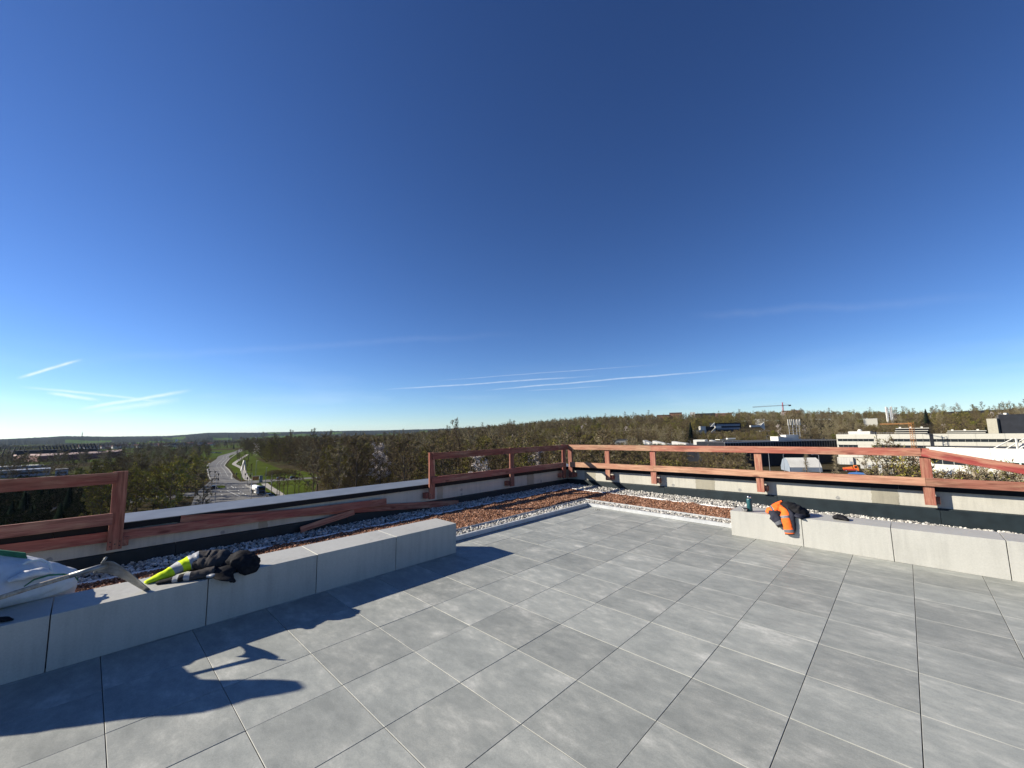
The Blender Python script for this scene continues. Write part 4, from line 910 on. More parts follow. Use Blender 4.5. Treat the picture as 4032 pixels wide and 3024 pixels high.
for k, (px, d, s) in enumerate(((3540, 118, 1.02), (3480, 108, .98), (3590, 100, 1.0), (3440, 150, .90))): tree_px(('bare2', 'grey0', 'bud1', 'bare0')[k], 'budding_tree', px, d, s, 'olive budding tree between the rails left of the tall post', 'budding trees before the white buildings')
for k, (px, d, s) in enumerate(((3790, 74, .93), (3850, 70, .95), (3680, 92, .80), (3820, 80, .9), (3885, 82, .9), (3950, 80, .9), (4010, 82, .88), (3920, 76, .93), (3985, 72, .92), (3740, 84, .86), (4040, 75, .93))): tree_px(('bare1', 'grey1', 'bare3')[k % 3], 'bare_shrub_tree', px, d, s, 'low bare brown tree in front of the near white building', 'low trees before the white building')
for k in range(9):                                           # avenue trees along the bend
    t = k/8; x, y = -262-t*260, 63.5+t*44+6*t*t; plant('slim', 'avenue_tree', x, y, .85+.1*(k % 3), 'slim bare avenue tree between road and footpath', 'avenue trees along the bend')
for k, (a, b) in enumerate(((1560, 1075), (1600, 1090), (1690, 1100), (1765, 1060), (1910, 1045), (1990, 1060), (1450, 1010))):
    p = J(a, b); plant('slim', 'young_tree', p[0], p[1], .95, 'slim young bare tree on the verge behind the truck', 'young trees on the verge')
# the wood: nearest trees one by one, the rest as one mass
pts = []
def fill(azlo, azhi, dlo, dhi, spacing, n, hs):
    cell = {}
    for (x, y, _, _) in pts: cell.setdefault((int(x//8), int(y//8)), []).append((x, y))
    for _ in range(n):
        a = rad(random.uniform(azlo, azhi)); d = math.sqrt(random.uniform(dlo*dlo, dhi*dhi)); x, y = d*math.sin(a), d*math.cos(a)
        if not free(x, y): continue
        c = (int(x//8), int(y//8)); sp = spacing*(1+max(0, d-500)/1500)
        if any((x-q[0])**2+(y-q[1])**2 < sp*sp for i in (-1, 0, 1) for j in (-1, 0, 1) for q in cell.get((c[0]+i, c[1]+j), ())): continue
        cell.setdefault(c, []).append((x, y)); pts.append((x, y, random.uniform(*hs)*lowf(x, y), d))
fill(-70.5, -30, 120, 345, 7.6, 4600, (.72, 1.22)); fill(-30, -19, 112, 250, 5.8, 1300, (.62, .86)); fill(-19, -13.5, 110, 215, 5.4, 700, (.58, .80))
fill(-77, -70, 285, 345, 6.2, 900, (.85, 1.2))
wood = sorted(pts, key=lambda q: q[3])
pts = []
fill(-90, -80.4, 118, 260, 6.0, 900, (.66, .98)); n_g = len(pts); fill(-98, -89.3, 120, 250, 4.6, 2500, (.55, .85)); left = pts[:60]+pts[n_g:n_g+95]
def kind_for(x, y):
    v = noise.noise(Vector((x*.02, y*.02, 3)))+random.uniform(-.25, .25)
    return 'bud%d' % random.randrange(3) if v > .22 else ('grey%d' % random.randrange(2) if v < -.28 else 'bare%d' % random.randrange(4))
vis = [w for w in wood if w[3] < 345]
for (x, y, s, d) in vis[:215]:
    k = kind_for(x, y); lab = {'bud': 'olive budding tree in the dense wood beyond the parapet', 'gre': 'pale grey-brown budding tree in the dense wood beyond the parapet', 'bar': 'bare brown tree in the dense wood beyond the parapet'}[k[:3]]
    plant(k, 'wood_tree', x, y, s, lab, lab.split(' tree')[0]+' trees of the dense wood')
for (x, y, s, d) in left:
    az = math.degrees(math.atan2(x, y))
    if az < -89.5: plant('ivy' if random.random() < .75 else 'conifer%d' % random.randrange(2), 'evergreen_tree', x, y, s*.8, 'dark evergreen tree below the left guard rail', 'dark evergreens below the left rail')
    else: plant(kind_for(x, y) if random.random() < .35 else 'bud%d' % random.randrange(3), 'park_tree', x, y, s, 'budding tree in the grove left of the road', 'grove trees left of the road')
for k, (px, d) in enumerate(((60, 140), (130, 150), (205, 145), (270, 135), (20, 120))): x, y = pxy(px, d); plant('bush%d' % (k % 2), 'bush', x, y, 1.2, 'brown bush at the foot of the evergreens below the left rail', 'bushes below the left rail', 'bush')
for k, (a, b) in enumerate(((1480, 660), (1560, 650), (1640, 640), (1720, 630), (1800, 640), (1880, 650), (1400, 690))): p = J(a, b); plant('bush%d' % (k % 2), 'bush', p[0], p[1], .9, 'low bare hedge bush along the side road', 'hedge along the side road', 'bush')
# rest of the wood and the far woods: one mass each, instanced
def scatter(name, P, keys, label, cat):
    me = bpy.data.meshes.new(name); me.from_pydata([(p[0], p[1], p[2]) for p in P], [], []); me.materials.append(M['twig'])
    for nm, ty, vals in (('sc', 'FLOAT', [p[3] for p in P]), ('rz', 'FLOAT', [random.random()*6.28 for _ in P]), ('vi', 'INT', [p[4] for p in P])):
        at = me.attributes.new(nm, ty, 'POINT'); at.data.foreach_set('value', vals)
    o = tag(raw_obj(name, me), label, cat, kind='stuff')
    ng = bpy.data.node_groups.new(name, 'GeometryNodeTree'); ng.interface.new_socket('Geometry', in_out='INPUT', socket_type='NodeSocketGeometry'); ng.interface.new_socket('Geometry', in_out='OUTPUT', socket_type='NodeSocketGeometry')
    N, L = ng.nodes, ng.links; gi = N.new('NodeGroupInput'); go = N.new('NodeGroupOutput'); jn = N.new('GeometryNodeJoinGeometry')
    def attr(nm, ty):
        a = N.new('GeometryNodeInputNamedAttribute'); a.data_type = ty; a.inputs['Name'].default_value = nm; return a.outputs['Attribute']
    vi, sc, rz = attr('vi', 'INT'), attr('sc', 'FLOAT'), attr('rz', 'FLOAT'); cx = N.new('ShaderNodeCombineXYZ'); L.new(rz, cx.inputs['Z'])
    for i, ob in enumerate(keys):
        ip = N.new('GeometryNodeInstanceOnPoints'); oi = N.new('GeometryNodeObjectInfo'); oi.inputs['Object'].default_value = ob; oi.transform_space = 'ORIGINAL'
        cp = N.new('FunctionNodeCompare'); cp.data_type = 'INT'; cp.operation = 'EQUAL'; L.new(vi, cp.inputs[2]); cp.inputs[3].default_value = i
        L.new(gi.outputs[0], ip.inputs['Points']); L.new(cp.outputs[0], ip.inputs['Selection']); L.new(oi.outputs['Geometry'], ip.inputs['Instance'])
        L.new(cx.outputs[0], ip.inputs['Rotation']); L.new(sc, ip.inputs['Scale']); L.new(ip.outputs[0], jn.inputs[0])
    L.new(jn.outputs[0], go.inputs[0]); md = o.modifiers.new('scatter', 'NODES'); md.node_group = ng; return o
def crown_of(key):
    return next(o for o in bpy.data.objects if o.type == 'MESH' and o.data == PROTO[key][1])
KEYS = ['bare0', 'bare1', 'bare2', 'bare3', 'grey0', 'bud0', 'bud1', 'green', 'conifer0', 'blossom', 'tall']
KOBJ = [crown_of(k) for k in KEYS]
def vidx(x, y, far=False):
    v = noise.noise(Vector((x*.012, y*.012, 7)))+random.uniform(-.3, .3)
    r = random.random()
    if r < .012 and math.hypot(x, y) > 420: return 8
    if r < .03: return 0
    if r < .06: return 7
    if r < .075: return 10
    if r < .082: return 9
    return random.choice((5, 6)) if v > .22 else (4 if v < -.24 else random.randrange(4))
P1 = [(x, y, gz(x, y), s, vidx(x, y)) for (x, y, s, d) in vis[215:]]
pts = []; fill(-77.5, -44, 345, 1000, 7.6, 7000, (.74, 1.26)); fill(-44, -8, 345, 1000, 6.6, 17000, (.60, 1.08)); fill(-8, 12, 380, 1000, 6.8, 7000, (.45, .90)); fill(-34, -17, 250, 345, 6.4, 800, (.55, .85))
P1 += [(x, y, gz(x, y)-.5, s, vidx(x, y, True)) for (x, y, s, d) in pts]
for a, b, c, e in LOWZ:                                      # low scrub where the buildings stay in view
    for _ in range(int((b-a)/1601*.8*(c+min(e, 960))/2*(min(e, 960)-c)/15)):
        d = random.uniform(c, min(e, 960)); q = POL(random.uniform(a, b), d, 0)
        if free(q.x, q.y): P1.append((q.x, q.y, gz(q.x, q.y)-.6, random.uniform(.22, .46), random.choice((0, 1, 2, 3, 5, 6, 4))))
for _ in range(2600):                                        # undergrowth at the near edge of the wood
    az = rad(random.uniform(-71.5, -13.5)); d = random.uniform(125, 330); x, y = d*math.sin(az), d*math.cos(az)
    if free(x, y): P1.append((x, y, -21.4, random.uniform(.18, .38), random.choice((0, 1, 2, 3, 5, 6))))
scatter('wood', P1, KOBJ, 'brown leafless wood covering the hillside behind the parapet', 'wood')
pts = []; fill(-98, -80.2, 260, 900, 9.0, 1100, (.45, .80)); P2 = []
for (x, y, s, d) in pts:
    az = math.degrees(math.atan2(x, y))
    if (az < -89 and d < 480) and random.random() < .6: continue
    if 600 < d and az < -86.5 and random.random() < .8: continue
    P2.append((x, y, -21, s, vidx(x, y)))
pts = []; fill(-98, -76, 900, 1900, 11, 1500, (.35, .75)); P2 += [(x, y, gz(x, y), s, vidx(x, y)) for (x, y, s, d) in pts if not (1180 < d < 1500 and random.random() < .5)]
scatter('wood', P2, KOBJ, 'scattered trees and groves in the valley on the left', 'wood')

# ------------------------------------------------------------------ buildings
def facade(name, label, cat, px0, d0, px1, d1, ztop, zbot, grow=1.0, group=None):
    a, b = POL(px0, d0, 0), POL(px1, d1, 0); v = b-a; L = v.length*grow; o = thing(name, (a.x, a.y, zbot), label, cat, group, math.atan2(v.y, v.x)); return o, L, ztop-zbot
O3 = (0, 0, 0)
def lbox(o, nm, mat, *b): return MB().box(*b).build(nm, mat, o, off=O3)
_pane = {}
def panes(o, x0, x1, z0, z1, step, mat, fr=None, y=-.06):
    n = max(1, int(round((x1-x0)/step))); w = (x1-x0)/n; key = (round(w, 2), round(z1-z0, 2), mat.name)
    for i in range(n):
        if key not in _pane:
            p = MB().box(.05, w-.05, 0, .05, .05, z1-z0-.05).build('window_pane', mat, o, off=O3); _pane[key] = p.data
        else: p = raw_obj('window_pane', _pane[key], o)
        p.location = (x0+i*w, y, z0)
# A: long two-band concrete building on the right
o, L, H = facade('institute_building', 'long pale concrete building with dark ribbon windows on the right', 'building', 3291, 305, 4032, 296, -3.9, -21, 1.35)
lbox(o, 'wall', M['bcream'], 0, L, 0, 16, 0, H-.02); lbox(o, 'flat_roof', M['roofing'], .4, L-.4, .4, 15.6, H-.02, H+.10)
for k, (z0, z1) in enumerate(((H-2.2, H+.35), (H-5.55, H-3.65), (H-9.0, H-7.0), (H-12.5, H-10.5))):
    x = 0
    while x < L:
        w = min(9.0, L-x); lbox(o, 'parapet_panel', M['bcream'], x+.04, x+w-.04, -.45, -.002, z0, z1); x += 9.0
f = lambda px: (px-3291)/(4032-3291)*L/1.35
for a, b, z0, z1 in ((f(3296), f(3470), H-3.65, H-2.2), (f(3546), f(4020), H-3.65, H-2.2), (f(3298), f(3392), H-7.0, H-5.55), (f(3466), f(4020), H-7.0, H-5.55), (2, L-3, H-10.5, H-9.0)): panes(o, a, b, z0, z1, 2.4, M['glass'])
for a, b in ((3471, 3545),): lbox(o, 'blind_panel', M['bcream'], f(a), f(b), -.35, -.003, H-3.64, H-2.21)
lbox(o, 'blind_panel', M['bcream'], f(3393), f(3465), -.35, -.003, H-6.99, H-5.56)
ph = lbox(o, 'roof_plant', M['bwhite'], f(3345), f(3450), 3, 8, H+.10, H+1.9); lbox(o, 'roof_plant', M['dark'], f(3450), f(3470), 3.2, 8, H+.10, H+1.7)
for k in range(24):
    x = f(3300)+k*(f(3560)-f(3300))/24; MB().tube([(x, .6, H+.1), (x, .6, H+1.1)], .05, 4).build('railing_post', M['rail_grey'], o, off=O3)
MB().tube([(f(3300), .6, H+1.1), (f(3560), .6, H+1.1)], .05, 4).build('railing', M['rail_grey'], o, off=O3); MB().lathe((f(3398), 5, H+1.9), [(1.1, 0), (1.0, .7), (.5, 1.2)], 10).build('roof_cowl', M['bwhite'], o, off=O3)
lbox(o, 'stair_strip', M['dark'], f(3705), f(3720), -.5, -.451, H-9, H+.34)
# B: near white building
o, L, H = facade('office_building', 'near white rendered building behind the sagging red board', 'building', 3640, 119, 4032, 113.5, -3.2, -21, 1.8)
lbox(o, 'wall', M['bwhite'], 0, L, 0, 12, 0, H-.02); lbox(o, 'flat_roof', M['roofing'], .3, L-.3, .3, 11.7, H-.02, H+.06)
g = lambda px: (px-3640)/(4032-3640)*L/1.8
for z0, z1 in ((H-2.15, H+.25), (H-5.35, H-3.15), (H-9.0, H-6.3)):
    x = 0
    while x < L: w = min(4.6, L-x); lbox(o, 'wall_panel', M['bwhite'], x+.02, x+w-.02, -.28, -.002, z0, z1); x += 4.6
panes(o, .5, g(3850), H-3.15, H-2.15, 1.7, M['glass']); panes(o, g(3880), L-.5, H-3.15, H-2.15, 1.45, M['glass']); panes(o, .5, L-.5, H-6.3, H-5.35, 1.7, M['glass'])
lbox(o, 'teal_sill', M['teal'], g(3878), L-.2, -.42, -.281, H-2.16, H-1.95)
for k in range(12):
    x = g(3880)+k*1.45
    if x < L-.3: lbox(o, 'teal_column', M['teal'], x-.13, x+.13, -.30, -.065, H-3.14, H-2.16)
rp = lbox(o, 'roof_plant', M['bwhite'], g(3985), g(3985)+2.2, 2, 4, H+.06, H+1.1); lbox(o, 'roof_plant', M['rail_grey'], g(3985)+3, g(3985)+5, 1.6, 3.8, H+.06, H+1.0)
for k in range(5): MB().tube([(g(3900)+k*1.6, 1.0, H+.06), (g(3900)+k*1.6+2.6, 1.4, H+2.0+.18*k)], .09, 5).build('roof_strut', M['bwhite'], o, off=O3)
MB().tube([(g(3990), 1.0, H+.06), (g(3990), 1.0, H+2.0)], .16, 6).build('vent_pipe', M['bwhite'], o, off=O3)
# C: long dark building with fins, antennas on its roof
o, L, H = facade('dark_hall', 'long dark building with grey vertical fins and antennas on its roof', 'building', 2848, 265, 3297, 317, -6.9, -21)
lbox(o, 'wall', M['dark'], 0, L, 0, 26, 0, H-.02); lbox(o, 'flat_roof', M['roofing'], .3, L-.3, .3, 25.7, H-.02, H+.08); lbox(o, 'roof_edge', M['rail_grey'], 0, L, -.3, -.002, H-.35, H+.12)
for k in range(44): lbox(o, 'fin', M['fin'], k*L/44+.1, k*L/44+.35, -.32, -.003, H-5.2, H-.4)
hh = lambda px: (px-2848)/(3297-2848)*L
mb = MB().prism([(hh(3072), H+.08), (hh(3165), H+.08), (hh(3165), H+.6), (hh(3085), H+2.6), (hh(3072), H+2.6)], 'y', 3, 9); mb.build('roof_shed', M['bwhite'], o, off=O3)
lbox(o, 'roof_shed', M['bwhite'], hh(3120), hh(3172), 6, 10, H+.08, H+3.4)
for k, px in enumerate((3147, 3163, 3178, 3190)):
    x = hh(px); z0 = H+3.4 if px < 3172 else H+.08
    MB().tube([(x, 8, z0), (x, 8, H+12.6)], .16, 6).build('antenna_mast', M['rail_grey'], o, off=O3)
for z in (H+4.6, H+6.2, H+8.0, H+9.6): MB().tube([(hh(3147), 8, z), (hh(3190), 8, z)], .12, 5).build('antenna_crossbar', M['rail_grey'], o, off=O3)
for px in (3143, 3152, 3160, 3168, 3181, 3192): lbox(o, 'antenna_panel', M['bwhite'], hh(px)-.2, hh(px)+.2, 7.4, 7.7, H+9.2, H+12.8)
# sheds of the lower hall on the left of it
o, L, H = facade('low_hall', 'low dark roofed hall carrying white rooflights, behind the far rail', 'building', 2490, 318, 2848, 296, -9.6, -21)
lbox(o, 'wall', M['dark'], 0, L, 0, 30, 0, H-.02); lbox(o, 'flat_roof', M['roofing'], .2, L-.2, .2, 29.8, H-.02, H+.1)
lh = lambda px: (px-2490)/(2848-2490)*L
for a, b, h0, h1 in ((2524, 2552, 3.0, 1.2), (2566, 2628, 2.6, .3), (2646, 2702, 2.2, .8), (2731, 2774, 3.3, 3.3), (2790, 2846, 3.2, .4)):
    MB().prism([(lh(a), H+.1), (lh(b), H+.1), (lh(b), H+.1+h1), (lh(a), H+.1+h0)], 'y', 4, 10).build('rooflight', M['bwhite'], o, off=O3)
o2, L2, H2 = facade('sloped_white_roof', 'white sloping canopy roof on posts above the dark building', 'canopy', 2832, 282, 2962, 290, -5.2, -6.82)
MB().prism([(0, 1.3), (L2, -.0), (L2, -.25), (0, .95)], 'y', 0, 7).build('canopy_roof', M['bwhite'], o2, off=O3)
for k in range(6): x = L2*(k+.5)/6.5; MB().tube([(x, .3, 0), (x, .3, max(.2, 1.0*(1-x/L2)))], .14, 5).build('post', M['bwhite'], o2, off=O3)
lbox(o2, 'roof_box', M['bwhite'], L2*.30, L2*.55, 3, 5, 1.2, 2.0)
# D: dark school with white triangular gables on the hillside
o, L, H = facade('hillside_school', 'dark hillside building with white triangular gable walls', 'building', 2725, 560, 3015, 600, 6.0, -6)
sx = lambda px: (px-2725)/(3015-2725)*L
zz = lambda py: (1681-py)*.309+1.8+6
lbox(o, 'wall', M['dark'], sx(2822), sx(2930), 6, 18, 0, zz(1663)); panes(o, sx(2832), sx(2926), zz(1676), zz(1668), 3.0, M['blueshed'], y=5.9)
panes(o, sx(2832), sx(2926), zz(1690), zz(1682), 3.0, M['blueshed'], y=5.9)
MB().prism([(sx(2803), zz(1677)), (sx(2820), zz(1661)), (sx(2820), zz(1677))], 'y', 2, 3).build('gable_wall', M['bwhite'], o, off=O3); lbox(o, 'white_wing', M['bwhite'], sx(2818), sx(2842), 0, 1.8, zz(1684), zz(1675))
lbox(o, 'white_wing', M['bwhite'], sx(2759), sx(2780), 0, 5, 0, zz(1675)); lbox(o, 'terrace_wall', M['bcream'], sx(2727), sx(2779), -2, -1, 0, zz(1690)); lbox(o, 'dark_link', M['dark'], sx(2781), sx(2818), 3.2, 6, 0, zz(1676))
MB().prism([(sx(2795), zz(1701)), (sx(2815), zz(1682)), (sx(2815), zz(1701))], 'y', -1.5, -.5).build('gable_wall', M['bcream'], o, off=O3)
MB().prism([(sx(2990), zz(1679)), (sx(3008), zz(1663)), (sx(3010), zz(1695))], 'y', -2, -1).build('gable_wall', M['bwhite'], o, off=O3); lbox(o, 'white_wing', M['bwhite'], sx(2955), sx(2992), -2, 1, zz(1682), zz(1675)); lbox(o, 'terrace_wall', M['bwhite'], sx(2985), sx(3025), -4, -3, 0, zz(1697))
# skyline and hillside buildings
def small(name, label, px0, px1, ytop, ybot, d, wall, roof, cat='building', group=None, depth=10, nwin=0):
    p = AT((px0+px1)/2, ybot, d); t = AT((px0+px1)/2, ytop, d); o, L, H = facade(name, label, cat, px0, d, px1, d, t[2], min(p[2], gz(p[0], p[1])), group=group)
    lbox(o, 'wall', wall, 0, L, 0, depth, 0, H); lbox(o, 'flat_roof', roof, -.2, L+.2, -.2, depth+.2, H+.002, H+.5)
    if nwin: panes(o, .6, L-.6, H-2.4, H-1.0, max(1.5, L/nwin), M['glass'])
    return o
small('brick_house', 'brick building on the skyline, leftmost of the hilltop roofs', 2590, 2640, 1634, 1642, 930, M['brick'], M['slate'], nwin=6)
small('brick_house', 'stepped brick building on the skyline below the bare hilltop tree', 2640, 2690, 1625, 1640, 940, M['brick'], M['roofing'], nwin=7)
small('flat_house', 'white topped flat building on the skyline right of the hilltop tree', 2722, 2742, 1624, 1634, 940, M['bwhite'], M['bwhite'])
small('long_roof_building', 'long dark flat roofed building on the skyline', 2742, 2822, 1628, 1636, 950, M['dark'], M['slate'], nwin=10)
small('brick_house', 'brick building on the skyline right of the long dark roof', 2822, 2888, 1627, 1636, 945, M['brick'], M['pinkroof'], nwin=8)
small('brick_house', 'brick building with dark roof box below the red crane', 3085, 3160, 1617, 1628, 950, M['brick'], M['slate'], nwin=9)
small('flat_house', 'pale flat roofed house half hidden in the hillside trees', 3405, 3460, 1650, 1672, 640, M['bcream'], M['bwhite'])
small('flat_house', 'low white roof far up behind the dark school', 2975, 3015, 1651, 1656, 700, M['bwhite'], M['bwhite'])
small('flat_house', 'pale low building in the wood behind the corner rails', 2410, 2470, 1733, 1744, 330, M['bcream'], M['roofing'])
# E: grey tower block and its dark roof at the right edge
o, L, H = facade('grey_tower', 'windowless grey concrete tower at the right photo edge', 'building', 3891, 405, 3932, 403, 4.0, -16)
lbox(o, 'tower_wall', M['patch'], 0, L, 0, 8, 0, H); MB().prism([(0, H), (8, H), (14, H+3.2), (14, H)], 'x', .5, L-.2).build('sloped_roof', M['roofing'], o, off=O3); lbox(o, 'dark_wing', M['dark'], L+.02, L+40, 2, 22, 0, H+2.4)
for k in range(2): lbox(o, 'roof_vent', M['bwhite'], L+2+k*9, L+3.4+k*9, 3, 4.4, H+2.4, H+3.4)
# F: terraced buildings behind A
for k, (a, b, ys, d) in enumerate(((3528, 3660, (1686, 1695, 1703), 350), (3730, 3885, (1696, 1703), 365))):
    o, L, H = facade('terraced_building', ('stepped building with white balcony bands behind the orange mast', 'low white banded building left of the grey tower')[k], 'building', a, d, b, d, AT(a, ys[0], d)[2], -20)
    lbox(o, 'wall', M['dark'], 0, L, 1.5, 12, 0, H-.6)
    for i, y_ in enumerate(ys): z = AT(a, y_, d)[2]+20; lbox(o, 'balcony_band', M['bcream'], -.4*i, L-.5*((i*7) % 3), -i*.9, 4, z-.42, z)
    for i in range(3): lbox(o, 'chimney', M['bwhite'], L*(.10+.33*i), L*(.10+.33*i)+1.0, 4.1, 5.6, H-.6, H+.7)
# ridge on the right: long dark embankment wall
mb = MB(); pr = [(3512, 1632, 9), (3580, 1630, 9), (3650, 1626, 8), (3760, 1620, 7), (3860, 1616, 6), (3950, 1612, 6), (4100, 1603, 6)]
for (a, y0, h0), (b, y1, h1) in zip(pr[:-1], pr[1:]):
    p0, p1 = AT(a, y0, 900), AT(b, y1, 900); q0, q1 = Vector((p0[0]*.012, p0[1]*.012, 0)), Vector((p1[0]*.012, p1[1]*.012, 0)); p0, p1 = Vector(p0), Vector(p1)
    dn = Vector((0, 0, -22)); mb.add([p0+dn, p1+dn, p1, p0, p0+q0+dn, p1+q1+dn, p1+q1, p0+q0], [(0,1,2,3),(7,6,5,4),(3,2,6,7),(1,5,6,2),(4,0,3,7)])
tag(mb.build('embankment', M['dark']), 'long dark embankment wall along the right skyline', 'embankment')
for k in range(30):
    px = random.uniform(3520, 4060); p = AT(px, np.interp(px, [q[0] for q in pr], [q[1] for q in pr]), 925); plant(random.choice(('bare0', 'bare1', 'grey0', 'bud0')), 'ridge_tree', p[0], p[1], random.uniform(.35, .85), 'small bare tree standing along the dark skyline embankment', 'trees along the skyline embankment', z=p[2]-2)
# ------------------------------------------------------------------ cranes, stacks, lamps
def lattice(o, nm, mat, a, b, w, n, t):
    a, b = Vector(a), Vector(b); d = (b-a).normalized(); u = d.orthogonal().normalized()*w/2; v = d.cross(u); mb = MB(); C4 = [u+v, u-v, -u-v, -u+v]
    for c in C4: mb.tube([a+c, b+c], t, 4)
    for i in range(n):
        p, q = a.lerp(b, i/n), a.lerp(b, (i+1)/n)
        for k in range(4): mb.tube([p+C4[k], q+C4[(k+1) % 4]], t*.7, 3, False)
    return mb.build(nm, mat, o, off=O3)
p = AT(3085, 1630, 960); top = AT(3085, 1584, 960)[2]; jz = AT(3085, 1596, 960)[2]
o = thing('tower_crane', (p[0], p[1], gz(p[0], p[1])), 'red tower crane with long grey jib on the skyline', 'crane'); z0 = gz(p[0], p[1])
v = POL(2965, 960, 0)-POL(3085, 960, 0); v.normalize(); jl = (POL(2965, 960, 0)-POL(3085, 960, 0)).length; cl_ = (POL(3118, 960, 0)-POL(3085, 960, 0)).length
lattice(o, 'mast', M['crane_red'], (0, 0, 0), (0, 0, jz-z0), 1.8, 16, .20); lattice(o, 'tower_peak', M['crane_red'], (0, 0, jz-z0), (0, 0, top-z0), 1.2, 4, .2)
lattice(o, 'jib', M['crane_grey'], (0, 0, jz-z0), tuple(v*jl+Vector((0, 0, jz-z0-1))), 1.2, 22, .14); lattice(o, 'counter_jib', M['crane_grey'], (0, 0, jz-z0), tuple(v*-cl_+Vector((0, 0, jz-z0))), 1.2, 6, .14)
c = v*-cl_*.85+Vector((0, 0, jz-z0)); lbox(o, 'counterweight', M['dark'], c.x-2, c.x+2, c.y-1, c.y+1, c.z-2, c.z+.5); lbox(o, 'cab', M['dark'], -1.2, 1.2, -1.4, 1.0, jz-z0-1.6, jz-z0)
for s_, l_ in ((1, jl*.7), (-1, cl_*.9)): MB().tube([(0, 0, top-z0), tuple(v*s_*l_+Vector((0, 0, jz-z0+.5)))], .07, 3).build('tie_bar', M['crane_grey'], o, off=O3)
p = POL(3592, 287, -21); o = thing('orange_mast', p, 'orange lattice crane mast with a side boom before the pale building', 'crane')
zt = AT(3592, 1663, 287)[2]+21; lattice(o, 'mast', M['crane_orange'], (0, 0, 0), (0, 0, zt), 1.3, 20, .10); e = POL(3468, 300, 0)-p; lattice(o, 'boom', M['crane_orange'], (0, 0, zt-.6), (e.x, e.y, zt-.6), .35, 14, .03)
p = AT(3503, 1640, 700); o = thing('steel_stacks', (p[0], p[1], gz(p[0], p[1])), 'cluster of shiny steel chimney stacks on the right hilltop', 'chimney'); z0 = gz(p[0], p[1]); hT = AT(3503, 1601, 700)[2]-z0
for k in range(4): a_ = k*math.pi/2+.5; MB().tube([(2.9*math.cos(a_), 2.9*math.sin(a_), 0), (2.9*math.cos(a_), 2.9*math.sin(a_), hT-(k % 2)*.8)], .75, 8).build('stack', M['rail_grey' if k % 2 else 'bwhite'], o, off=O3)
for z in (hT*.45, hT*.65, hT*.85): MB().tube([(3.4*math.cos(a), 3.4*math.sin(a), z) for a in np.linspace(0, 6.283, 9)], .22, 4).build('ring_frame', M['rail_grey'], o, off=O3)
def lamp(px, py, d, h, label, group='street lamps by the right buildings', arm=1.6, twin=False, pt=None):
    p = POL(px, d, 0) if pt is None else Vector(pt); z = gz(p.x, p.y) if pt is None else -21; o = thing('street_lamp', (p.x, p.y, z), label, 'street lamp', group, random.random()*6.28)
    MB().tube([(0, 0, 0), (0, 0, h*.6), (0, 0, h)], [.13, .10, .07], 6).build('pole', M['rail_grey'], o, off=O3)
    for s_ in ((1, -1) if twin else (1,)): MB().tube([(0, 0, h), (s_*arm, 0, h+.15)], .05, 5).build('arm', M['rail_grey'], o, off=O3); lbox(o, 'lamp_head', M['rail_grey'], min(s_*arm, s_*(arm+.7)), max(s_*arm, s_*(arm+.7)), -.14, .14, h+.06, h+.22)
for px, d, h, lb in ((3018, 236, 13, 'tall lamp pole rising left of the white tent roof'), (3075, 240, 9, 'lamp pole behind the white tent roof'), (3213, 190, 12, 'pale lamp pole between the two upright poplars'), (2512, 420, 14, 'lamp pole in the trees left of the white rooflights'), (2644, 400, 15, 'lamp pole above the white rooflights'), (2688, 420, 15, 'lamp pole left of the dark conifer'), (2716, 380, 9, 'lamp pole below the dark conifer'), (2836, 390, 9, 'lamp pole before the white gable'), (2846, 395, 9, 'second lamp pole before the white gable'), (3017, 360, 13, 'lamp pole above the sloping canopy roof'), (3032, 372, 13, 'lamp pole right of the sloping canopy roof'), (3102, 370, 13, 'twin lamp pole left of the roof antennas'), (3245, 380, 10, 'lamp pole right of the roof antennas')): lamp(px, 0, d, h, lb, twin='twin' in lb)
for (a, b), h, lb in (((330, 1220), 9.5, 'nearest dark lamp pole on the left of the junction'), ((1045, 1145), 9.5, 'dark lamp pole in front of the truck'), ((860, 785), 9, 'lamp pole at the far kerb of the junction'), ((1330, 920), 9, 'lamp pole right behind the blue truck cab'), ((1140, 660), 8.5, 'lamp pole on the lawn by the orange sign'), ((1445, 1000), 8, 'lamp pole right of the blue truck')): lamp(0, 0, 0, h, lb, 'street lamps at the junction', pt=J(a, b))
def signal(pt, label, h=3.2, boom=0):
    o = thing('traffic_light', (pt[0], pt[1], -21), label, 'traffic light', 'traffic lights at the junction', 0)
    MB().tube([(0, 0, 0), (0, 0, h)], .09, 6).build('pole', M['dark'], o, off=O3); lbox(o, 'signal_head', M['black'], -.25, .25, -.25, .25, h-1.1, h)
    for k in range(3): lbox(o, 'lens', M['dark'], .251, .28, -.12, .12, h-.35-k*.33, h-.12-k*.33)
    if boom: MB().tube([(0, 0, h), (0, -boom*.3, h+1.3), (0, -boom, h+1.6)], .07, 5).build('boom', M['dark'], o, off=O3); lbox(o, 'signal_head', M['black'], -.25, .25, -boom-.25, -boom+.25, h+.6, h+1.6)
for (a, b), lb, bm in (((970, 830), 'traffic light at the kerb left of the orange sign', 0), ((1020, 775), 'traffic light beside the orange sign', 0), ((930, 740), 'traffic light by the footpath', 0), ((755, 730), 'traffic light on the grass tip', 0), ((400, 740), 'traffic light with a boom over the road', 4), ((390, 850), 'traffic light on the traffic island', 0), ((330, 690), 'traffic light on the far left kerb', 3)): signal(J(a, b), lb, boom=bm)
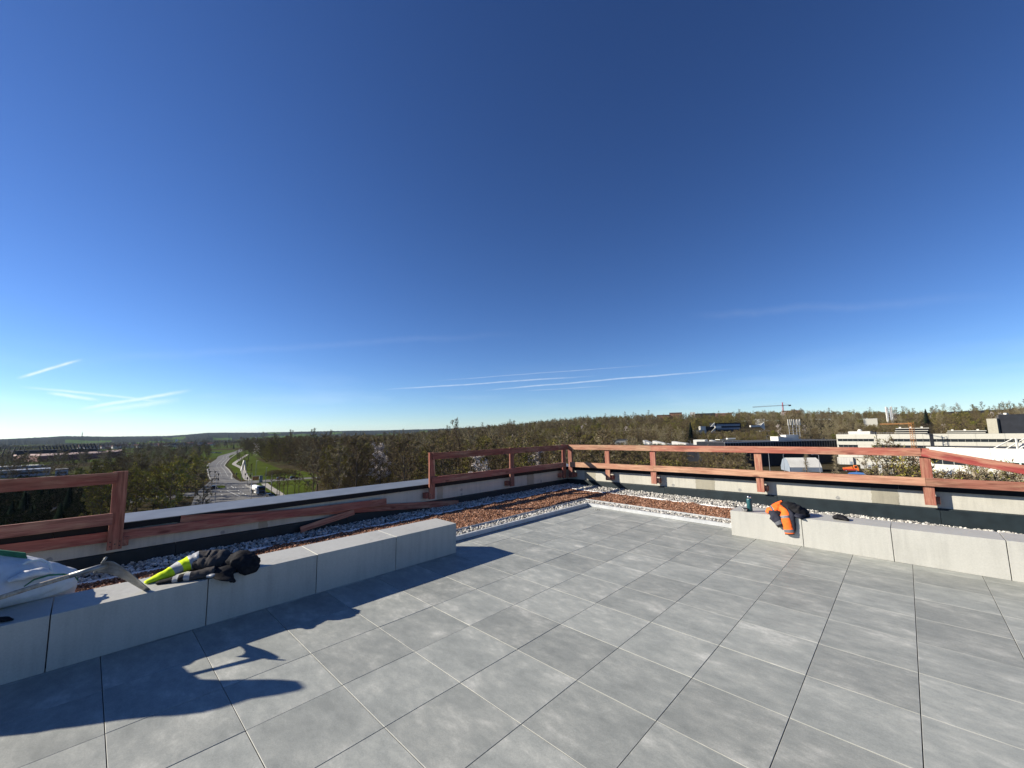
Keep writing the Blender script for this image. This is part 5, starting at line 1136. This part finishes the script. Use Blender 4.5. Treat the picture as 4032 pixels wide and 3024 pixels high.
p = J(1135, 800); o = thing('orange_sign', (p[0], p[1], -21), 'orange and white sign board on posts at the junction', 'sign', None, rad(8)); lbox(o, 'board', M['crane_orange'], -.06, .06, -1.4, 1.4, 1.2, 3.2); lbox(o, 'white_strip', M['bwhite'], .061, .08, -1.4, 1.4, 2.9, 3.2)
for s_ in (-1, 1): MB().tube([(0, s_*1.1, 0), (0, s_*1.1, 1.2)], .07, 5).build('post', M['rail_grey'], o, off=O3)
p = J(1240, 800); o = thing('grey_kiosk', (p[0], p[1], -21), 'grey upright notice stand right of the orange sign', 'stand', None, rad(8)); lbox(o, 'panel', M['blueshed'], -.15, .15, -.7, .7, .3, 3.3); lbox(o, 'foot', M['dark'], -.25, .25, -.8, .8, 0, .3)
p = J(895, 565); o = thing('white_sculpture', (p[0], p[1], -21), 'tall white angular sculpture on the lawn beside the path', 'sculpture', None, rad(10))
MB().prism([(-1.6, 0), (-.9, 0), (.2, 5.2), (.9, 0), (1.6, 0), (.8, 6.6), (-.1, 6.9)], 'x', -.6, .6).build('upright', M['bwhite'], o, off=O3); lbox(o, 'plinth', M['bcream'], -1.1, 1.1, -1.9, 1.9, -.2, .0)
# ------------------------------------------------------------------ vehicles
def wheel(o, x, y, r, w):
    t = MB(); t.lathe((0, 0, 0), [(r*.55, -w/2), (r*.95, -w/2), (r, -w/2+.03), (r, w/2-.03), (r*.95, w/2), (r*.55, w/2)], 14); t.v = [(a+x, c+y, b+r) for a, b, c in t.v]
    wh = t.build('wheel', M['tyre'], o, True, off=O3); h = MB(); h.lathe((0, 0, 0), [(r*.5, -w/2-.01), (r*.54, 0), (r*.5, w/2+.01)], 10); h.v = [(a+x, c+y, b+r) for a, b, c in h.v]; h.build('rim', M['rail_grey'], wh, off=O3)
def car(x, y, rz, paint, label, group='cars at the junction', z=None):
    o = thing('car', (x, y, -21+.03 if z is None else z), label, 'car', group, rz)
    side = [(-2.15, .35), (-2.2, .75), (-2.05, .98), (-1.2, 1.02), (1.15, .98), (2.0, .85), (2.2, .65), (2.15, .35)]; MB().prism(side, 'y', -.88, .88).build('body', paint, o, off=O3)
    cab = [(-1.85, 1.0), (-1.45, 1.45), (.25, 1.47), (1.1, .99)]; cb = MB().prism(cab, 'y', -.76, .76).build('cabin', M['glass'], o, off=O3); lbox(o, 'roof', paint, -1.38, .22, -.74, .74, 1.472, 1.50)
    for wx in (-1.35, 1.35):
        for wy in (-.80, .80): wheel(o, wx, wy, .33, .22)
    for wy in (-.62, .62): lbox(o, 'headlight', M['bwhite'], 2.16, 2.21, wy-.18, wy+.18, .62, .74); lbox(o, 'tail_light', M['red_paint'], -2.23, -2.19, wy-.16, wy+.16, .70, .88)
    return o
p = J(305, 925); car(p[0], p[1], rad(175), M['car_black'], 'black car with sun glint driving on the left of the junction')
p = J(1400, 1100); car(p[0]+1.0, p[1], rad(8), M['car_black'], 'dark car waiting in front of the blue truck')
p = J(1640, 745); car(p[0], p[1], rad(84), M['car_grey'], 'grey car on the side road behind the hedge'); p = J(1900, 735); car(p[0], p[1], rad(84), M['car_black'], 'black car farthest along the side road')
for k in range(5): p = G(815+k*13, 1783+k*.6); car(p[0], p[1], rad(70), M[('car_black', 'car_grey', 'car_white')[k % 3]], 'parked car beside the far end of the curving road', 'cars parked by the far road')
p = J(1205, 1060); o = thing('tank_truck', (-185.5, 47.2, -20.975), 'blue cab tank truck with white tank at the junction', 'truck', None, rad(2))
MB().prism([(3.2, .6), (3.2, 3.3), (4.6, 3.35), (5.35, 2.3), (5.45, .6)], 'y', -1.2, 1.2).build('cab', M['blue'], o, off=O3); lbox(o, 'windscreen', M['glass'], 5.02, 5.40, -1.05, 1.05, 1.75, 2.75); lbox(o, 'grille', M['black'], 5.455, 5.50, -.9, .9, .75, 1.5); lbox(o, 'sun_visor', M['black'], 4.75, 5.15, -1.1, 1.1, 3.05, 3.2)
lbox(o, 'chassis', M['dark'], -5.2, 3.2, -.5, .5, .65, 1.0); tk = MB(); tk.lathe((0, 0, 0), [(.5, -4.9), (1.05, -4.5), (1.15, -2), (1.15, 1.2), (.95, 2.7), (.4, 2.95)], 18); tk.v = [(c, a, b+2.2) for a, b, c in tk.v]; tk.build('tank', M['car_white'], o, True, off=O3)
lbox(o, 'rear_frame', M['rail_grey'], -5.4, -4.6, -1.1, 1.1, 1.0, 3.2); lbox(o, 'side_box', M['car_white'], .2, 2.4, -1.2, -.7, .55, 1.1)
for wx in (-3.9, -2.6, 4.2):
    for wy in (-1.0, 1.0): wheel(o, wx, wy, .5, .35)
p = G(3355, 1857); o = thing('orange_vehicle', (p[0], p[1], -21), 'orange and red work vehicle in the yard between the rails', 'vehicle', None, rad(12))
lbox(o, 'bed', M['red_paint'], -3.2, 1.6, -1.0, 1.0, .7, 1.3); MB().prism([(.6, 1.3), (.9, 3.1), (2.0, 3.1), (2.5, 2.0), (2.6, .6), (1.61, .6), (1.61, 1.3)], 'y', -1.0, 1.0).build('cab', M['orange_paint'], o, off=O3); lbox(o, 'side_window', M['glass'], 1.0, 2.0, -1.04, -1.001, 1.9, 2.8); MB().prism([(-3.4, 1.31), (.4, 1.31), (.2, 2.4), (-3.4, 1.8)], 'y', -.9, .9).build('load', M['orange_paint'], o, off=O3)
for wx in (-2.3, 1.6):
    for wy in (-.9, .9): wheel(o, wx, wy, .45, .3)
p = G(3375, 1866); o = thing('blue_tarpaulin', (p[0], p[1], -21), 'blue sheet lying in the yard below the orange vehicle', 'sheet'); MB().prism([(-3.4, 0), (3.2, 0), (2.6, .5), (0, .8), (-2.8, .4)], 'y', -1.5, 1.5).build('sheet', M['blue_tarp'], o, off=O3)
for k, (px, py, w, h, lb) in enumerate(((3412, 1847, 4.5, 3.0, 'white site container right of the orange vehicle, left one'), (3448, 1846, 5.0, 3.2, 'white site container right of the orange vehicle, right one'), (3330, 1832, 7, 4.5, 'white panelled shed behind the upright poplars'), (3490, 1866, 5, 2.4, 'pale low container at the bushes left of the tall post'))):
    p = G(px, py); o = thing('site_container', (p[0], p[1], -21), lb, 'container', 'site containers in the yard', rad(4)); lbox(o, 'shell', M['bwhite'], -w/2, w/2, 0, 2.5, .1, h)
    for q in range(int(w//1.2)): lbox(o, 'panel_rib', M['bwhite'], -w/2+.3+q*1.2, -w/2+.5+q*1.2, -.06, -.002, .2, h-.2)
    lbox(o, 'door', M['blueshed'], w/2-1.4, w/2-.4, -.08, -.062, .15, min(h-.3, 2.2))
p = G(3093, 1853); o = thing('white_tent', (p[0], p[1], -21), 'white roofed storage tent with grey gable behind the far rail', 'tent', None, math.atan2(-3.2, 11))
MB().prism([(-6.2, 2.2), (-3.3, 5.6), (0, 6.6), (3.3, 5.6), (6.2, 2.2), (6.2, 0), (-6.2, 0)], 'y', 0, .1).build('gable', M['blueshed'], o, off=O3)
tv = [(-6.2, 2.2), (-3.3, 5.6), (0, 6.6), (3.3, 5.6), (6.2, 2.2)]
MB().prism([(x, z) for x, z in tv]+[(x*.97, z-.2) for x, z in reversed(tv)], 'y', .1, 14).build('canvas_roof', M['bwhite'], o, off=O3); lbox(o, 'side_wall', M['blueshed'], -6.15, -6.05, .1, 14, 0, 2.2); lbox(o, 'side_wall', M['blueshed'], 6.05, 6.15, .1, 14, 0, 2.2)
o.rotation_euler = (0, 0, rad(-62))
# ------------------------------------------------------------------ the valley on the left
o = thing('red_arena', (-740, 0, -21), 'long low red-brown curved hall with slanting dark masts in the valley', 'hall')
B = [(45, 1811, 1800), (100, 1817, 1798), (152, 1819, 1798), (210, 1816, 1795), (260, 1812, 1793), (330, 1807, 1789), (400, 1801, 1785), (456, 1797, 1780), (482, 1795, 1777)]
bp = []
for px, yb, yt in B: b = G(px, yb); bp.append((Vector(b), Vector(AT(px, yt, math.hypot(b[0]-CAMP[0], b[1]-CAMP[1])))))
for (b0, t0), (b1, t1) in zip(bp[:-1], bp[1:]):
    back = Vector((-26, 0, 0)); MB().add([b0, b1, t1, t0, b0+back, b1+back, t1+back, t0+back], [(0,1,2,3),(7,6,5,4),(4,0,3,7),(1,5,6,2)]).build('wall_panel', M['redwall'], o)
    up_ = Vector((0, 0, 1.2)); MB().add([t0, t1, t1+back+up_, t0+back+up_, t0+up_*.6, t1+up_*.6, t1+back+up_*2, t0+back+up_*2], [(0,1,5,4),(4,5,6,7),(3,2,1,0),(1,2,6,5),(0,4,7,3)]).build('roof_panel', M['pinkroof'], o)
for k in range(22):
    px = 10+k*20 if k < 5 else 165+(k-5)*13.5; yb = 1788-(k*.8); s_ = 1 if k < 5 else -1; d = 790
    a = Vector(AT(px, yb, d)); b = Vector(AT(px+s_*11, yb-26, d)); a.z = min(a.z, -10); MB().tube([Vector((a.x, a.y, -21)), a, b], [.9, .8, .55], 5).build('slanting_mast', M['dark'], o)
MB().box(-800, -770, -60, 10, -14, -9.5).build('dark_roof_block', M['dark'], o)
for nm, lb, a, b, d, yt, wall, roof in (('flat_shed', 'long blue-grey flat shed with pale roof edge at the left photo edge', -60, 185, 500, 1838, 'blueshed', 'bwhite'), ('flat_shed', 'low grey shed with bright roof glints above the left rail', 0, 215, 415, 1852, 'blueshed', 'rail_grey'), ('flat_shed', 'grey blue shed right of the others above the left rail', 235, 285, 395, 1850, 'blueshed', 'slate'), ('flat_shed', 'small dark roofed shed above the end of the left rail', 375, 430, 420, 1840, 'dark', 'bwhite'), ('flat_shed', 'small blue-grey box building at the far left edge', -40, 38, 560, 1820, 'blueshed', 'rail_grey')):
    small(nm, lb, a, b, yt, 1900, d, M[wall], M[roof], 'shed', 'flat sheds in the valley', 14, 5)
for k in range(4): p = G(85+k*30, 1846-k*2); car(p[0], p[1], rad(80), M[('car_white', 'car_grey')[k % 2]], 'car parked by the grey sheds above the left rail', 'cars parked by the sheds')
rv_ = random.Random(5)
for k in range(34):                                          # village
    px = 330+k*15.5+rv_.uniform(-5, 5); d = rv_.uniform(1330, 1560); p = POL(px, d, -21); w, dp, h = rv_.uniform(9, 17), rv_.uniform(8, 10), rv_.uniform(4, 6.5)
    o = thing('village_house', p, 'small gabled house in the village row across the valley', 'house', 'houses of the valley village', rv_.uniform(-.5, .5)+1.5); wm = M[rv_.choice(('bwhite', 'bcream', 'brick', 'bwhite'))]; rm = M[rv_.choice(('slate', 'tile', 'slate'))]
    lbox(o, 'wall', wm, -w/2, w/2, -dp/2, dp/2, 0, h); MB().prism([(-dp/2-.4, h), (dp/2+.4, h), (0, h+dp*.45)], 'x', -w/2-.3, w/2+.3).build('roof', rm, o, off=O3); lbox(o, 'chimney', M['brick'], w*.2, w*.2+.8, -.4, .4, h+dp*.25, h+dp*.45+1)
for px, d in ((697, 2600), (1010, 3000), (1130, 3100)): small('white_farm', {697: 'white farm below the far hills above the grove', 1010: 'tiny white farm on the far slope above the road bend', 1130: 'tiny white farm at the foot of the far hill left of the wood'}[px], px-4, px+4, 1729 if px < 900 else 1720, 1734 if px < 900 else 1724, d, M['bwhite'], M['slate'], 'house')
p = AT(322, 1727, 5200); o = thing('radio_mast', (p[0], p[1], p[2]-10), 'thin radio mast on the far hill at the left', 'mast'); lattice(o, 'mast', M['crane_grey'], (0, 0, 0), (0, 0, 62), 3, 10, .8); MB().tube([(0, 0, 62), (0, 0, 74)], .6, 4).build('aerial', M['crane_grey'], o, off=O3)
# ------------------------------------------------------------------ the air
m, nt, b = nmat('haze_air'); nt.nodes.remove(b); pv = nt.nodes.new('ShaderNodeVolumePrincipled'); pv.inputs['Color'].default_value = (.50, .68, 1.0, 1); pv.inputs['Density'].default_value = 2.4e-5; pv.inputs['Anisotropy'].default_value = .25
lk(nt, pv.outputs[0], next(n for n in nt.nodes if n.type == 'OUTPUT_MATERIAL').inputs['Volume'])
tag(MB().box(-9600, 9600, -9600, 9600, -24, 140).build('haze', m), kind='stuff')
#@@END
for o in roof_things: o.matrix_world = ROOF @ o.matrix_basis
